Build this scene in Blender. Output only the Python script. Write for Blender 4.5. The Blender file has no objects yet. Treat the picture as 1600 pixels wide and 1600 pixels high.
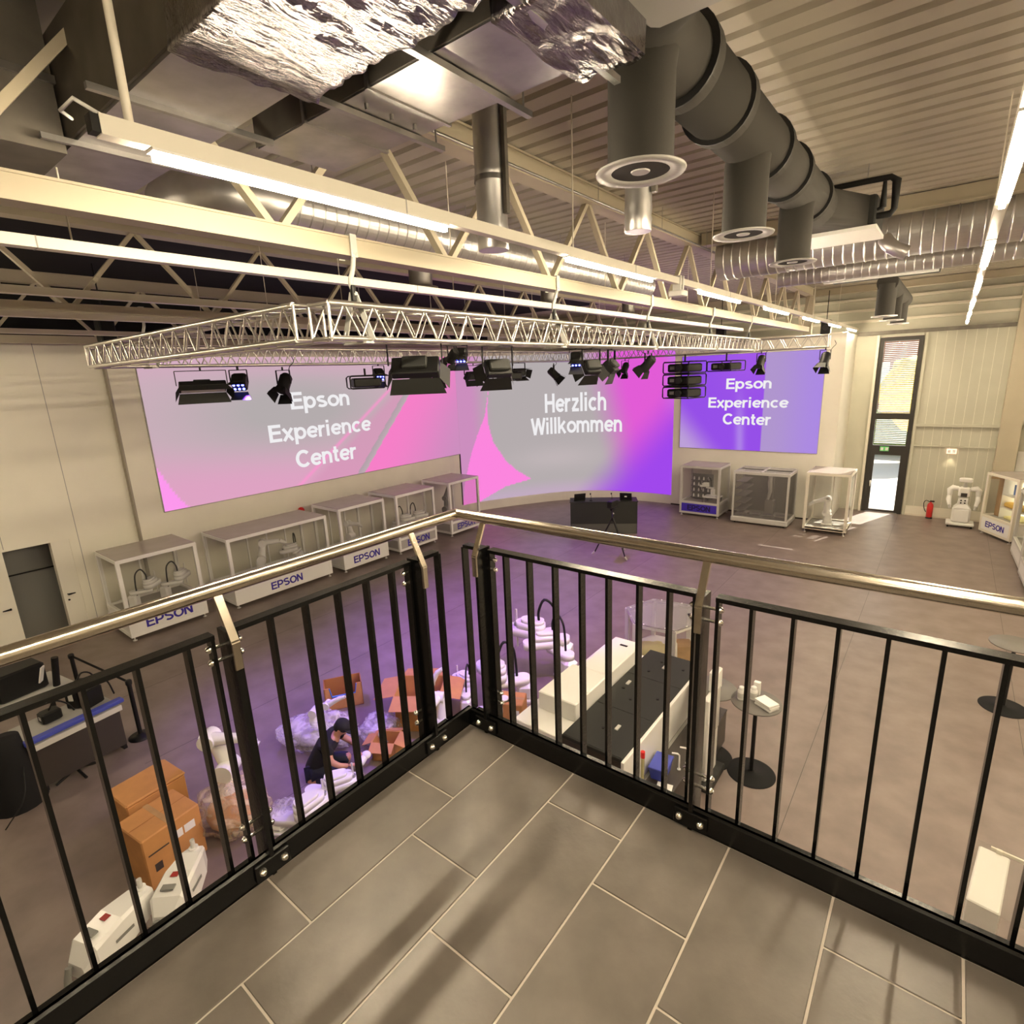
import bpy, bmesh, math, random
from mathutils import Vector, Matrix, noise
random.seed(7)
sc = bpy.context.scene
COL = sc.collection
R = math.radians
PI = math.pi

# ------------------------------------------------------------------ camera
YAW, PITCH, ROLL, FPX = -0.672836, 0.244463, 0.041736, 858.22
CAM = Vector((1.6155, -1.6429, 5.4))
_f = Vector((math.sin(YAW)*math.cos(PITCH), math.cos(YAW)*math.cos(PITCH), -math.sin(PITCH)))
_r = Vector((math.cos(YAW), -math.sin(YAW), 0))
_d = _f.cross(_r)
_r2 = math.cos(ROLL)*_r + math.sin(ROLL)*_d
_d2 = -math.sin(ROLL)*_r + math.cos(ROLL)*_d
cd = bpy.data.cameras.new('camera')
cd.sensor_width = 36.0; cd.lens = FPX/1600*36.0; cd.clip_start = 0.05; cd.clip_end = 300
cam = bpy.data.objects.new('camera', cd); COL.objects.link(cam)
m = Matrix((( _r2.x, -_d2.x, -_f.x), (_r2.y, -_d2.y, -_f.y), (_r2.z, -_d2.z, -_f.z))).to_4x4()
m.translation = CAM
cam.matrix_world = m
sc.camera = cam

# ------------------------------------------------------------------ world, sun, exposure
w = bpy.data.worlds.new('world'); sc.world = w; w.use_nodes = True
nt = w.node_tree; nt.nodes.clear()
wo = nt.nodes.new('ShaderNodeOutputWorld'); bg = nt.nodes.new('ShaderNodeBackground')
sky = nt.nodes.new('ShaderNodeTexSky'); sky.sky_type = 'NISHITA'; sky.sun_disc = False
sky.sun_elevation = R(42); sky.sun_rotation = R(10); sky.air_density = 1.4; sky.dust_density = 2.0
nt.links.new(sky.outputs[0], bg.inputs[0]); bg.inputs[1].default_value = .30
nt.links.new(bg.outputs[0], wo.inputs[0])
sd = bpy.data.lights.new('sun', 'SUN'); sd.energy = 22.0; sd.angle = R(0.6); sd.color = (1.0, 0.92, 0.8)
sun = bpy.data.objects.new('sun', sd); COL.objects.link(sun)
sun.location = (0, 40, 30)
sun.rotation_euler = Vector((-0.35, -1.0, -0.95)).to_track_quat('-Z', 'Y').to_euler()
vs = sc.view_settings
vs.view_transform = 'Standard'; vs.look = 'None'; vs.gamma = 1.0; vs.use_curve_mapping = False
vs.exposure = 0.0
try:
    sc.cycles.use_denoising = True
    sc.cycles.max_bounces = 8; sc.cycles.transparent_max_bounces = 16
    sc.cycles.caustics_reflective = False; sc.cycles.caustics_refractive = False
    sc.cycles.sample_clamp_indirect = 6.0
except Exception:
    pass
TUBE_STRENGTH = 275.0
SCREEN = 1.0

# ------------------------------------------------------------------ helpers
class MB:
    """collects shapes, builds ONE mesh object"""
    def __init__(self, M=None):
        self.v = []; self.f = []; self.s = []; self.M = M
    def add(self, vs, fs, smooth=False):
        o = len(self.v)
        if self.M is not None:
            vs = [self.M @ Vector(p) for p in vs]
        self.v += [tuple(p) for p in vs]
        self.f += [tuple(i + o for i in f) for f in fs]
        self.s += [smooth]*len(fs)
        return self
    def box(self, x0, x1, y0, y1, z0, z1):
        vs = [(x, y, z) for z in (z0, z1) for y in (y0, y1) for x in (x0, x1)]
        return self.add(vs, [(0,2,3,1),(4,5,7,6),(0,1,5,4),(2,6,7,3),(0,4,6,2),(1,3,7,5)])
    def bbox(self, x0, x1, y0, y1, z0, z1, b=0.01):
        """box with chamfered edges"""
        b = min(b, (x1-x0)*.45, (y1-y0)*.45, (z1-z0)*.45)
        def ring(i, z):
            a0, a1, c0, c1 = x0+i, x1-i, y0+i, y1-i
            return [(a0+b,c0,z),(a1-b,c0,z),(a1,c0+b,z),(a1,c1-b,z),(a1-b,c1,z),(a0+b,c1,z),(a0,c1-b,z),(a0,c0+b,z)]
        vs = ring(b, z0) + ring(0, z0+b) + ring(0, z1-b) + ring(b, z1)
        fs = [tuple(range(7, -1, -1)), tuple(range(24, 32))]
        for k in range(3):
            for i in range(8):
                j = (i+1) % 8
                fs.append((k*8+i, k*8+j, (k+1)*8+j, (k+1)*8+i))
        return self.add(vs, fs)
    def bar(self, p, q, wd, ht, up=(0,0,1)):
        p, q = Vector(p), Vector(q); d = (q-p).normalized(); up = Vector(up)
        s = d.cross(up)
        if s.length < 1e-4: s = d.cross(Vector((1,0,0)))
        s.normalize(); u = s.cross(d).normalized()
        vs = []
        for c in (p, q):
            for a, b in ((-1,-1),(1,-1),(1,1),(-1,1)):
                vs.append(c + s*a*wd/2 + u*b*ht/2)
        return self.add(vs, [(0,1,2,3),(7,6,5,4),(0,4,5,1),(1,5,6,2),(2,6,7,3),(3,7,4,0)])
    def tube(self, pts, r, n=10, caps=True, smooth=True):
        pts = [Vector(p) for p in pts]; N = len(pts)
        rs = r if isinstance(r, (list, tuple)) else [r]*N
        tans = []
        for i in range(N):
            a = pts[max(i-1, 0)]; b = pts[min(i+1, N-1)]
            tans.append((b-a).normalized())
        ref = Vector((0,0,1)) if abs(tans[0].z) < .9 else Vector((1,0,0))
        s = tans[0].cross(ref).normalized()
        vs = []
        for i in range(N):
            t = tans[i]; s = (s - t*s.dot(t)).normalized(); u = t.cross(s)
            k = 1.0
            if 0 < i < N-1:
                c = (pts[i]-pts[i-1]).normalized().dot(t); k = 1/max(c, .5)
            for j in range(n):
                a = 2*PI*j/n
                vs.append(pts[i] + (s*math.cos(a) + u*math.sin(a))*rs[i]*(k if k > 1 else 1))
        fs = []
        for i in range(N-1):
            for j in range(n):
                k = (j+1) % n
                fs.append((i*n+j, i*n+k, (i+1)*n+k, (i+1)*n+j))
        self.add(vs, fs, smooth)
        if caps:
            self.add(vs[:n], [tuple(range(n-1, -1, -1))]); self.add(vs[-n:], [tuple(range(n))])
        return self
    def cyl(self, p, q, r, r2=None, n=16, smooth=True, caps=True):
        return self.tube([p, q], [r, r if r2 is None else r2], n, caps, smooth)
    def lathe(self, prof, c=(0,0,0), n=24, smooth=True, caps=True):
        """prof = [(r,z)] around vertical axis at c"""
        vs = []; N = len(prof)
        for r, z in prof:
            for j in range(n):
                a = 2*PI*j/n
                vs.append((c[0]+r*math.cos(a), c[1]+r*math.sin(a), c[2]+z))
        fs = []
        for i in range(N-1):
            for j in range(n):
                k = (j+1) % n
                fs.append((i*n+j, i*n+k, (i+1)*n+k, (i+1)*n+j))
        self.add(vs, fs, smooth)
        if not caps: return self
        if prof[0][0] > 1e-4: self.add(vs[:n], [tuple(range(n-1,-1,-1))])
        if prof[-1][0] > 1e-4: self.add(vs[-n:], [tuple(range(n))])
        return self
    def prism(self, poly, z0, z1, smooth=False):
        n = len(poly)
        vs = [(x, y, z0) for x, y in poly] + [(x, y, z1) for x, y in poly]
        fs = [tuple(range(n-1,-1,-1)), tuple(range(n, 2*n))]
        sd = [(i, (i+1) % n, n+(i+1) % n, n+i) for i in range(n)]
        self.add(vs, fs); o = len(self.v)-2*n
        self.f += [tuple(i+o for i in f) for f in sd]; self.s += [smooth]*n
        return self
    def ell(self, c, rx, ry, rz, n=16, m=10, fn=None):
        vs = []; fs = []
        for i in range(m+1):
            t = PI*i/m
            for j in range(n):
                a = 2*PI*j/n
                p = Vector((math.sin(t)*math.cos(a), math.sin(t)*math.sin(a), math.cos(t)))
                k = fn(p) if fn else 1.0
                vs.append((c[0]+p.x*rx*k, c[1]+p.y*ry*k, c[2]+p.z*rz*k))
        for i in range(m):
            for j in range(n):
                k = (j+1) % n
                fs.append((i*n+j, (i+1)*n+j, (i+1)*n+k, i*n+k))
        return self.add(vs, fs, True)
    def build(self, name, mat, parent=None, label=None):
        me = bpy.data.meshes.new(name)
        me.from_pydata(self.v, [], self.f); me.update()
        if any(self.s):
            me.polygons.foreach_set('use_smooth', self.s)
        me.materials.append(MAT[mat] if isinstance(mat, str) else mat)
        o = bpy.data.objects.new(name, me); COL.objects.link(o)
        if parent is not None: o.parent = parent
        if label: o['label'] = label
        return o

def weld(o, d=1e-4):
    bm = bmesh.new(); bm.from_mesh(o.data); bmesh.ops.remove_doubles(bm, verts=bm.verts, dist=d)
    bmesh.ops.recalc_face_normals(bm, faces=bm.faces); bm.to_mesh(o.data); bm.free(); return o
def tag(o, label, cat, group=None):
    o['label'] = label; o['category'] = cat
    if group: o['group'] = group
    return o
def thing(name, label, cat, loc=(0,0,0), rz=0.0, group=None, scale=1.0):
    o = bpy.data.objects.new(name, None); COL.objects.link(o)
    o.empty_display_size = .1
    o.location = loc; o.rotation_euler = (0, 0, rz); o.scale = (scale,)*3
    return tag(o, label, cat, group)
def struct(o): o['kind'] = 'structure'; return o
def copy_part(o, parent, loc=None, rot=None):
    c = o.copy(); COL.objects.link(c); c.parent = parent
    if loc is not None: c.location = loc
    if rot is not None: c.rotation_euler = rot
    return c
def copy_tree(o, loc=None, rz=None, parent=None, label=None, group=None, scale=None):
    c = o.copy(); COL.objects.link(c)
    if parent is not None: c.parent = parent
    if loc is not None: c.location = loc
    if rz is not None: c.rotation_euler = (0, 0, rz)
    if scale is not None: c.scale = (scale,)*3
    if label: c['label'] = label
    if group: c['group'] = group
    for ch in list(o.children): copy_tree(ch, parent=c)
    return c
def catmull(pts, n=8):
    pts = [Vector(p) for p in pts]
    P = [2*pts[0]-pts[1]] + pts + [2*pts[-1]-pts[-2]]; out = []
    for i in range(1, len(P)-2):
        a, b, c, d = P[i-1:i+3]
        for k in range(n):
            t = k/n
            out.append(.5*((2*b)+(c-a)*t+(2*a-5*b+4*c-d)*t*t+(-a+3*b-3*c+d)*t**3))
    out.append(P[-2]); return out

# ------------------------------------------------------------------ materials
MAT = {}
def mat(name, col, rough=.5, metal=0.0, spec=.5, noise_amt=0.0, noise_scale=5.0, bump=0.0, bump_scale=40.0,
        emit=None, emit_s=0.0, alpha=1.0, coat=0.0, stretch=None, col2=None):
    mm = bpy.data.materials.new(name); mm.use_nodes = True
    t = mm.node_tree; b = t.nodes['Principled BSDF']
    b.inputs['Base Color'].default_value = (*col, 1); b.inputs['Roughness'].default_value = rough
    b.inputs['Metallic'].default_value = metal; b.inputs['Specular IOR Level'].default_value = spec
    b.inputs['Alpha'].default_value = alpha; b.inputs['Coat Weight'].default_value = coat
    if emit: b.inputs['Emission Color'].default_value = (*emit, 1); b.inputs['Emission Strength'].default_value = emit_s
    if noise_amt or bump or col2:
        tc = t.nodes.new('ShaderNodeTexCoord'); src = tc.outputs['Object']
        if stretch:
            mp = t.nodes.new('ShaderNodeMapping'); mp.inputs['Scale'].default_value = stretch
            t.links.new(src, mp.inputs[0]); src = mp.outputs[0]
    if noise_amt or col2:
        nz = t.nodes.new('ShaderNodeTexNoise'); nz.inputs['Scale'].default_value = noise_scale; nz.inputs['Detail'].default_value = 5
        t.links.new(src, nz.inputs['Vector'])
        rp = t.nodes.new('ShaderNodeValToRGB')
        c1 = [max(0, c*(1-noise_amt)) for c in col]; c2 = list(col2) if col2 else [min(1, c*(1+noise_amt)) for c in col]
        rp.color_ramp.elements[0].position = .3; rp.color_ramp.elements[1].position = .7
        rp.color_ramp.elements[0].color = (*c1, 1); rp.color_ramp.elements[1].color = (*c2, 1)
        t.links.new(nz.outputs['Fac'], rp.inputs[0]); t.links.new(rp.outputs[0], b.inputs['Base Color'])
    if bump:
        n2 = t.nodes.new('ShaderNodeTexNoise'); n2.inputs['Scale'].default_value = bump_scale; n2.inputs['Detail'].default_value = 4
        t.links.new(src, n2.inputs['Vector'])
        bp = t.nodes.new('ShaderNodeBump'); bp.inputs['Strength'].default_value = bump; bp.inputs['Distance'].default_value = .02
        t.links.new(n2.outputs['Fac'], bp.inputs['Height']); t.links.new(bp.outputs[0], b.inputs['Normal'])
    MAT[name] = mm; return mm
def glassmat(name, tint, clear=.85, rough=.03):
    mm = bpy.data.materials.new(name); mm.use_nodes = True; t = mm.node_tree; t.nodes.clear()
    o = t.nodes.new('ShaderNodeOutputMaterial'); mx = t.nodes.new('ShaderNodeMixShader')
    tr = t.nodes.new('ShaderNodeBsdfTransparent'); tr.inputs[0].default_value = (*tint, 1)
    gl = t.nodes.new('ShaderNodeBsdfPrincipled'); gl.inputs['Roughness'].default_value = rough; gl.inputs['Base Color'].default_value = (*[c*.5 for c in tint], 1)
    mx.inputs[0].default_value = clear
    t.links.new(gl.outputs[0], mx.inputs[1]); t.links.new(tr.outputs[0], mx.inputs[2]); t.links.new(mx.outputs[0], o.inputs[0])
    MAT[name] = mm; return mm
def filmmat(name, col):
    """crumpled translucent plastic film"""
    mm = bpy.data.materials.new(name); mm.use_nodes = True; t = mm.node_tree; t.nodes.clear()
    o = t.nodes.new('ShaderNodeOutputMaterial'); mx = t.nodes.new('ShaderNodeMixShader')
    tr = t.nodes.new('ShaderNodeBsdfTransparent'); gl = t.nodes.new('ShaderNodeBsdfPrincipled')
    gl.inputs['Base Color'].default_value = (*col, 1); gl.inputs['Roughness'].default_value = .25
    tc = t.nodes.new('ShaderNodeTexCoord'); nz = t.nodes.new('ShaderNodeTexNoise'); nz.inputs['Scale'].default_value = 6; nz.inputs['Detail'].default_value = 6
    nz.inputs['Distortion'].default_value = 1.5
    t.links.new(tc.outputs['Object'], nz.inputs['Vector'])
    rp = t.nodes.new('ShaderNodeMapRange'); rp.inputs[1].default_value = .35; rp.inputs[2].default_value = .65; rp.inputs[3].default_value = .86; rp.inputs[4].default_value = .38
    t.links.new(nz.outputs['Fac'], rp.inputs[0]); t.links.new(rp.outputs[0], mx.inputs[0])
    bp = t.nodes.new('ShaderNodeBump'); bp.inputs['Strength'].default_value = .8; bp.inputs['Distance'].default_value = .05
    t.links.new(nz.outputs['Fac'], bp.inputs['Height']); t.links.new(bp.outputs[0], gl.inputs['Normal'])
    t.links.new(gl.outputs[0], mx.inputs[1]); t.links.new(tr.outputs[0], mx.inputs[2]); t.links.new(mx.outputs[0], o.inputs[0])
    MAT[name] = mm; return mm
def emitmat(name, col, s):
    mm = bpy.data.materials.new(name); mm.use_nodes = True; t = mm.node_tree; t.nodes.clear()
    o = t.nodes.new('ShaderNodeOutputMaterial'); e = t.nodes.new('ShaderNodeEmission')
    e.inputs[0].default_value = (*col, 1); e.inputs[1].default_value = s
    t.links.new(e.outputs[0], o.inputs[0]); MAT[name] = mm; return mm
def screenmat(name, s):
    mm = bpy.data.materials.new(name); mm.use_nodes = True; t = mm.node_tree; t.nodes.clear()
    o = t.nodes.new('ShaderNodeOutputMaterial'); e = t.nodes.new('ShaderNodeEmission')
    a = t.nodes.new('ShaderNodeAttribute'); a.attribute_name = 'picture'
    e.inputs[1].default_value = s
    t.links.new(a.outputs['Color'], e.inputs[0]); t.links.new(e.outputs[0], o.inputs[0]); MAT[name] = mm; return mm
def lin(r, g, b):
    return tuple(((c/255)/12.92 if c/255 <= .04045 else (((c/255)+.055)/1.055)**2.4) for c in (r, g, b))

mat('wall', (.88,.85,.735), .8, noise_amt=.03, noise_scale=1.2)
mat('wall_bright', (.86,.83,.73), .75, noise_amt=.03, noise_scale=1.0)
mat('wall_panel', (.54,.53,.44), .6, noise_amt=.04, noise_scale=2)
mat('deck', (.45,.41,.34), .5, noise_amt=.06, noise_scale=1.5)
mat('floor', (.195,.150,.132), .38, noise_amt=.12, noise_scale=2.2, bump=.04, bump_scale=60, col2=(.245,.193,.172))
mat('tile', (.100,.086,.073), .36, noise_amt=.0, noise_scale=5.0, bump=.06, bump_scale=26, col2=(.160,.139,.120))
mat('corner', (.36,.33,.27), .7)  # grey corner profile, darkened to stand for shade on the wall step
mat('grout', (.50,.45,.39), .9)
mat('black_steel', (.004,.004,.004), .24, spec=.32, coat=.0, bump=.05, bump_scale=70)
mat('stainless', (.64,.575,.48), .21, metal=1.0, noise_amt=.06, noise_scale=30, stretch=(1,1,1))
mat('bolt', (.85,.82,.76), .15, metal=1.0)
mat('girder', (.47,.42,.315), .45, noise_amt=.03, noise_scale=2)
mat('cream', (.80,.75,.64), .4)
mat('trunk', (.82,.78,.68), .35)
mat('galv', (.38,.37,.36), .34, metal=1.0, noise_amt=.25, noise_scale=4)
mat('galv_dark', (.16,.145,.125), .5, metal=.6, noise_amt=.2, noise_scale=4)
mat('spiral', (.60,.59,.59), .36, metal=.9, noise_amt=.12, noise_scale=3)
mat('foil', (.24,.225,.23), .22, metal=1.0, bump=.8, bump_scale=8, noise_amt=.3, noise_scale=5, stretch=(5,1.2,1.2))
mat('foil_smooth', (.46,.45,.46), .34, metal=1.0, bump=.25, bump_scale=5, noise_amt=.2, noise_scale=4)
mat('foam', (.030,.027,.022), .85, bump=.05, bump_scale=150)
mat('foam_ring', (.01,.01,.01), .5)
mat('black', (.006,.006,.006), .5, spec=.3)
mat('grey_t0', (.075,.075,.07), .6)
mat('black_soft', (.012,.012,.013), .85, spec=.2)
mat('charcoal', (.022,.023,.022), .55, spec=.3)
mat('grey', (.22,.22,.21), .5)
mat('midgrey', (.38,.37,.35), .5)
mat('lightgrey', (.58,.57,.54), .45)
mat('alu', (.70,.69,.66), .35, metal=.35)
mat('white', (.86,.85,.82), .4)
mat('white_gloss', (.85,.85,.83), .22, coat=.2)
mat('truss', (.62,.60,.56), .32, metal=.95)
mat('cabtop', (.40,.35,.33), .25, noise_amt=.05, noise_scale=2)
mat('cabfloor', (.36,.34,.31), .6)
mat('blue_ink', lin(48,32,150), .5)
mat('dark_ink', (.012,.008,.07), .5)
mat('violet_panel', lin(70,50,190), .4)
mat('grey_panel', (.42,.40,.38), .45)
mat('carton', (.52,.25,.085), .75, noise_amt=.08, noise_scale=6)
mat('carton_in', (.36,.15,.045), .8)
mat('ink', (.05,.035,.03), .7)
mat('skin', (.52,.27,.17), .5)
mat('skin2', (.45,.22,.13), .5)
mat('cloth_black', (.008,.008,.010), .9, bump=.1, bump_scale=60)
mat('cloth_navy', (.012,.014,.035), .85)
mat('blue', lin(62,72,170), .45)
mat('blue_tube', lin(70,120,205), .4)
mat('red', (.62,.02,.02), .3, coat=.4)
mat('red_dark', (.30,.02,.015), .4)
mat('yellow', (.85,.55,.10), .6)
mat('pale_yellow', (.86,.80,.38), .7)
mat('wood', (.42,.25,.11), .6, noise_amt=.15, noise_scale=6)
mat('door_dark', (.10,.098,.085), .6)
mat('dark_body', (.035,.028,.024), .4)
mat('win_frame', (.03,.027,.024), .4)
mat('blind', (.34,.32,.30), .5)
mat('green', lin(60,140,60), .5, emit=lin(120,190,110), emit_s=.6)
mat('brickred', (.35,.14,.09), .9, noise_amt=.25, noise_scale=4)
mat('grass', (.10,.16,.04), .9, noise_amt=.3, noise_scale=3)
mat('pave', (.55,.53,.48), .9)
mat('leaf_y', (.60,.45,.06), .8, noise_amt=.4, noise_scale=6)
mat('leaf_g', (.08,.14,.03), .8, noise_amt=.4, noise_scale=6)
mat('bark', (.09,.06,.04), .9)
mat('strap', (.50,.50,.47), .7)
glassmat('glass', (.97,.97,.96), .945)
glassmat('glass_door', (.98,.98,.97), .92)
glassmat('glass_top', (.86,.84,.86), .55, .15)
glassmat('glass_tint', (.80,.79,.78), .80)
filmmat('film', (.82,.80,.80))
filmmat('film_warm', (.80,.66,.46))
emitmat('tube_glow', (1.0, .83, .58), TUBE_STRENGTH)
emitmat('led_blue', (.10,.12,1.0), 12.0)
emitmat('led_white', (.9,.92,1.0), 8.0)
emitmat('sign_glow', (1.0,.62,.40), 2.2)
emitmat('cab_glow', (1.0,.86,.55), 3.0)
emitmat('text_glow', lin(240,238,240), SCREEN)
screenmat('screen', SCREEN)


# ---- bold grotesque lettering drawn from strokes
def _arc(cx, cy, rx, ry, a0, a1, n=14): return [(cx+rx*math.cos(R(a0+(a1-a0)*k/n)), cy+ry*math.sin(R(a0+(a1-a0)*k/n))) for k in range(n+1)]
GLY = {
 'E': (.70, [[(.1,0),(.1,1)], [(.1,.09),(.66,.09)], [(.1,.53),(.62,.53)], [(.1,.91),(.65,.91)]]),
 'H': (.80, [[(.1,0),(.1,1)], [(.64,0),(.64,1)], [(.1,.52),(.64,.52)]]),
 'C': (.82, [_arc(.43,.5,.34,.41,42,318,22)]),
 'W': (1.12, [[(.07,1),(.29,0)], [(.29,0),(.54,1)], [(.54,1),(.79,0)], [(.79,0),(1.01,1)]]),
 'P': (.74, [[(.1,0),(.1,1)], [(.1,.91),(.40,.91)]+_arc(.40,.66,.22,.25,90,-90,12)+[(.1,.41)]]),
 'S': (.74, [_arc(.36,.72,.26,.19,35,180,9)[:-1]+[(.10,.70),(.16,.585),(.34,.525),(.50,.47)]+_arc(.36,.29,.27,.20,28,-145,11)]),
 'O': (.86, [_arc(.43,.5,.335,.41,0,360,28)]),
 'N': (.82, [[(.1,0),(.1,1)], [(.64,0),(.64,1)], [(.11,.97),(.63,.03)]]),
 'p': (.70, [[(.09,-.28),(.09,.73)], _arc(.35,.365,.235,.28,0,360,22)]),
 'o': (.70, [_arc(.35,.365,.26,.28,0,360,22)]),
 's': (.62, [_arc(.30,.53,.20,.115,40,180,7)[:-1]+[(.10,.50),(.16,.43),(.30,.385),(.42,.34)]+_arc(.30,.215,.22,.13,30,-150,9)]),
 'n': (.66, [[(.09,0),(.09,.73)], [(.09,.42)]+_arc(.305,.42,.205,.225,150,0,10)+[(.51,0)]]),
 'h': (.66, [[(.09,0),(.09,1)], [(.09,.42)]+_arc(.305,.42,.205,.225,150,0,10)+[(.51,0)]]),
 'm': (1.0, [[(.09,0),(.09,.73)], [(.09,.42)]+_arc(.28,.44,.185,.205,150,0,10)+[(.465,0)], [(.465,.42)]+_arc(.655,.44,.185,.205,150,0,10)+[(.84,0)]]),
 'x': (.64, [[(.06,0),(.54,.73)], [(.06,.73),(.54,0)]]),
 'e': (.67, [_arc(.34,.365,.255,.28,12,318,20), [(.10,.37),(.59,.37)]]),
 'r': (.46, [[(.09,0),(.09,.73)], [(.09,.40),(.13,.54),(.24,.63),(.40,.64)]]),
 'i': (.30, [[(.11,0),(.11,.73)], [(.11,.83),(.11,1)]]),
 'l': (.30, [[(.11,0),(.11,1)]]),
 'c': (.64, [_arc(.33,.365,.245,.28,45,315,18)]),
 't': (.42, [[(.17,.93),(.17,.18)]+_arc(.28,.18,.11,.095,180,270,5)+[(.36,.09)], [(.02,.645),(.35,.645)]]),
 'z': (.60, [[(.05,.645),(.50,.645)], [(.47,.63),(.09,.10)], [(.05,.085),(.53,.085)]]),
 'k': (.66, [[(.09,0),(.09,1)], [(.12,.28),(.52,.73)], [(.27,.42),(.55,0)]]),
}
def stroke(pts, hw, vs, fs):
    n = len(pts); closed = (Vector(pts[0])-Vector(pts[-1])).length < 1e-4
    P = [Vector((p[0], p[1])) for p in pts]; L = []
    for i in range(n):
        if closed: a, b = P[i-1 if i else n-2], P[i+1 if i < n-1 else 1]
        else: a, b = P[max(i-1,0)], P[min(i+1,n-1)]
        d1 = (P[i]-a); d2 = (b-P[i])
        d1 = d1.normalized() if d1.length > 1e-6 else d2.normalized(); d2 = d2.normalized() if d2.length > 1e-6 else d1
        t = (d1+d2).normalized(); nn = Vector((-t.y, t.x)); k = 1/max(.6, nn.dot(Vector((-d1.y, d1.x))))
        L.append((P[i]+nn*hw*k, P[i]-nn*hw*k))
    o = len(vs)
    for a, b in L: vs += [a, b]
    for i in range(n-1): fs.append((o+2*i, o+2*i+1, o+2*i+3, o+2*i+2))
def text_mesh(name, body, mat_, parent, fit, M, bold=.09, z=0.0):
    """flat bold lettering scaled into fit=(width, height), lower left corner at the origin of M"""
    vs = []; fs = []; x = 0
    for ch in body:
        adv, st = GLY[ch]
        for s_ in st:
            k = len(vs); stroke(s_, .092 if ch.isupper() else .085, vs, fs)
            for i in range(k, len(vs)): vs[i] = vs[i] + Vector((x, 0))
        x += adv
    x0, x1 = min(v.x for v in vs), max(v.x for v in vs); y0, y1 = min(v.y for v in vs), max(v.y for v in vs)
    kx, ky = fit[0]/(x1-x0), fit[1]/(y1-y0)
    me = bpy.data.meshes.new(name); me.from_pydata([M @ Vector(((v.x-x0)*kx, (v.y-y0)*ky, z+.0002*(i % 7))) for i, v in enumerate(vs)], [], fs); me.update()
    me.materials.append(MAT[mat_])
    ob = bpy.data.objects.new(name, me); COL.objects.link(ob)
    if parent is not None: ob.parent = parent
    return ob
def frame_m(origin, ex, ey):
    ex, ey = Vector(ex).normalized(), Vector(ey).normalized(); ez = ex.cross(ey)
    M = Matrix(((ex.x, ey.x, ez.x), (ex.y, ey.y, ez.y), (ex.z, ey.z, ez.z))).to_4x4(); M.translation = Vector(origin); return M
# ================================================================== STRUCTURE
LX, FY, RX, BY, CZ = -13.36, 21.85, 6.5, -9.0, 7.70
o = MB().box(LX-.3, RX+.3, BY-.3, FY+.3, -.15, 0).build('floor', 'floor'); struct(o)
# faint sheet joints of the hall floor
for k, xx in enumerate((-9.6, -7.2, -4.8, -2.4, 0.62, 3.0)):
    MB().box(xx-.003, xx+.003, .4, FY, 0, .0012).build('floor_joint', 'dark_body', o)
# left wall: two planes with a small step at y = 2.78, door opening y .33..1.12
wl = MB()
wl.box(LX-.45, LX-.16, BY-.3, -.62, 0, CZ)
wl.box(LX-.45, LX-.16, -.62, 1.45, 2.25, CZ)
wl.box(LX-.45, LX-.16, 1.45, 2.78, 0, CZ)
wl.box(LX-.3, LX, 2.78, FY+.3, 0, CZ)
wl = struct(wl.build('wall_left', 'wall'))
for yy, za, zb in ((.35, 2.3, 6.5), (1.62, 0, 6.5)):
    MB().box(LX-.16, LX-.157, yy-.006, yy+.006, za, zb).build('panel_joint', 'midgrey', wl)
struct(MB().box(LX-.2, LX+.012, 2.765, 2.80, 0, 6.5).build('trim_1', 'corner'))  # profile on the step face, its shade put into the colour
struct(MB().box(LX+.02, LX+.16, BY, 13.9, 6.50, 6.62).build('trim_2', 'black'))
struct(MB().box(LX-.28, LX+.03, BY, 16.0, 6.62, 7.68).build('wall_left_upper', 'black_soft'))
# closet behind the open door
cl = MB()
cl.box(LX-1.0, LX-.95, .2, 1.25, 0, 2.4); cl.box(LX-1.0, LX-.3, .14, .2, 0, 2.4); cl.box(LX-1.0, LX-.3, 1.25, 1.31, 0, 2.4)
cl.box(LX-1.0, LX-.3, .14, 1.31, 2.3, 2.4)
cl = struct(cl.build('wall_closet', 'grey'))
MB().box(LX-.95, LX-.93, .2, 1.25, 1.52, 1.55).build('shelf_edge', 'black', cl)
MB().box(LX-.95, LX-.25, .2, 1.25, 0, .02).build('closet_floor', 'wood', cl)
struct(MB().box(LX-.4, LX-.19, -.62, .32, 0, 2.25).build('door_1', 'wall_bright'))
dh = bpy.data.objects['door_1']
MB().tube([(LX-.19,.22,1.02),(LX-.14,.22,1.02),(LX-.13,.22,1.02),(LX-.13,.08,1.02)], .012, 8).build('door_handle', 'black', dh)
d2 = struct(MB().box(LX-.4, LX-.18, 1.12, 1.45, 0, 2.25).build('door_2', 'wall_bright'))
MB().tube([(LX-.18,1.2,1.02),(LX-.13,1.2,1.02),(LX-.12,1.2,1.02),(LX-.12,1.33,1.02)], .012, 8).build('door_handle', 'black', d2)
MB().cyl((LX-.18,1.2,.88),(LX-.16,1.2,.88), .02).build('lock_plate', 'black', d2)

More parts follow.
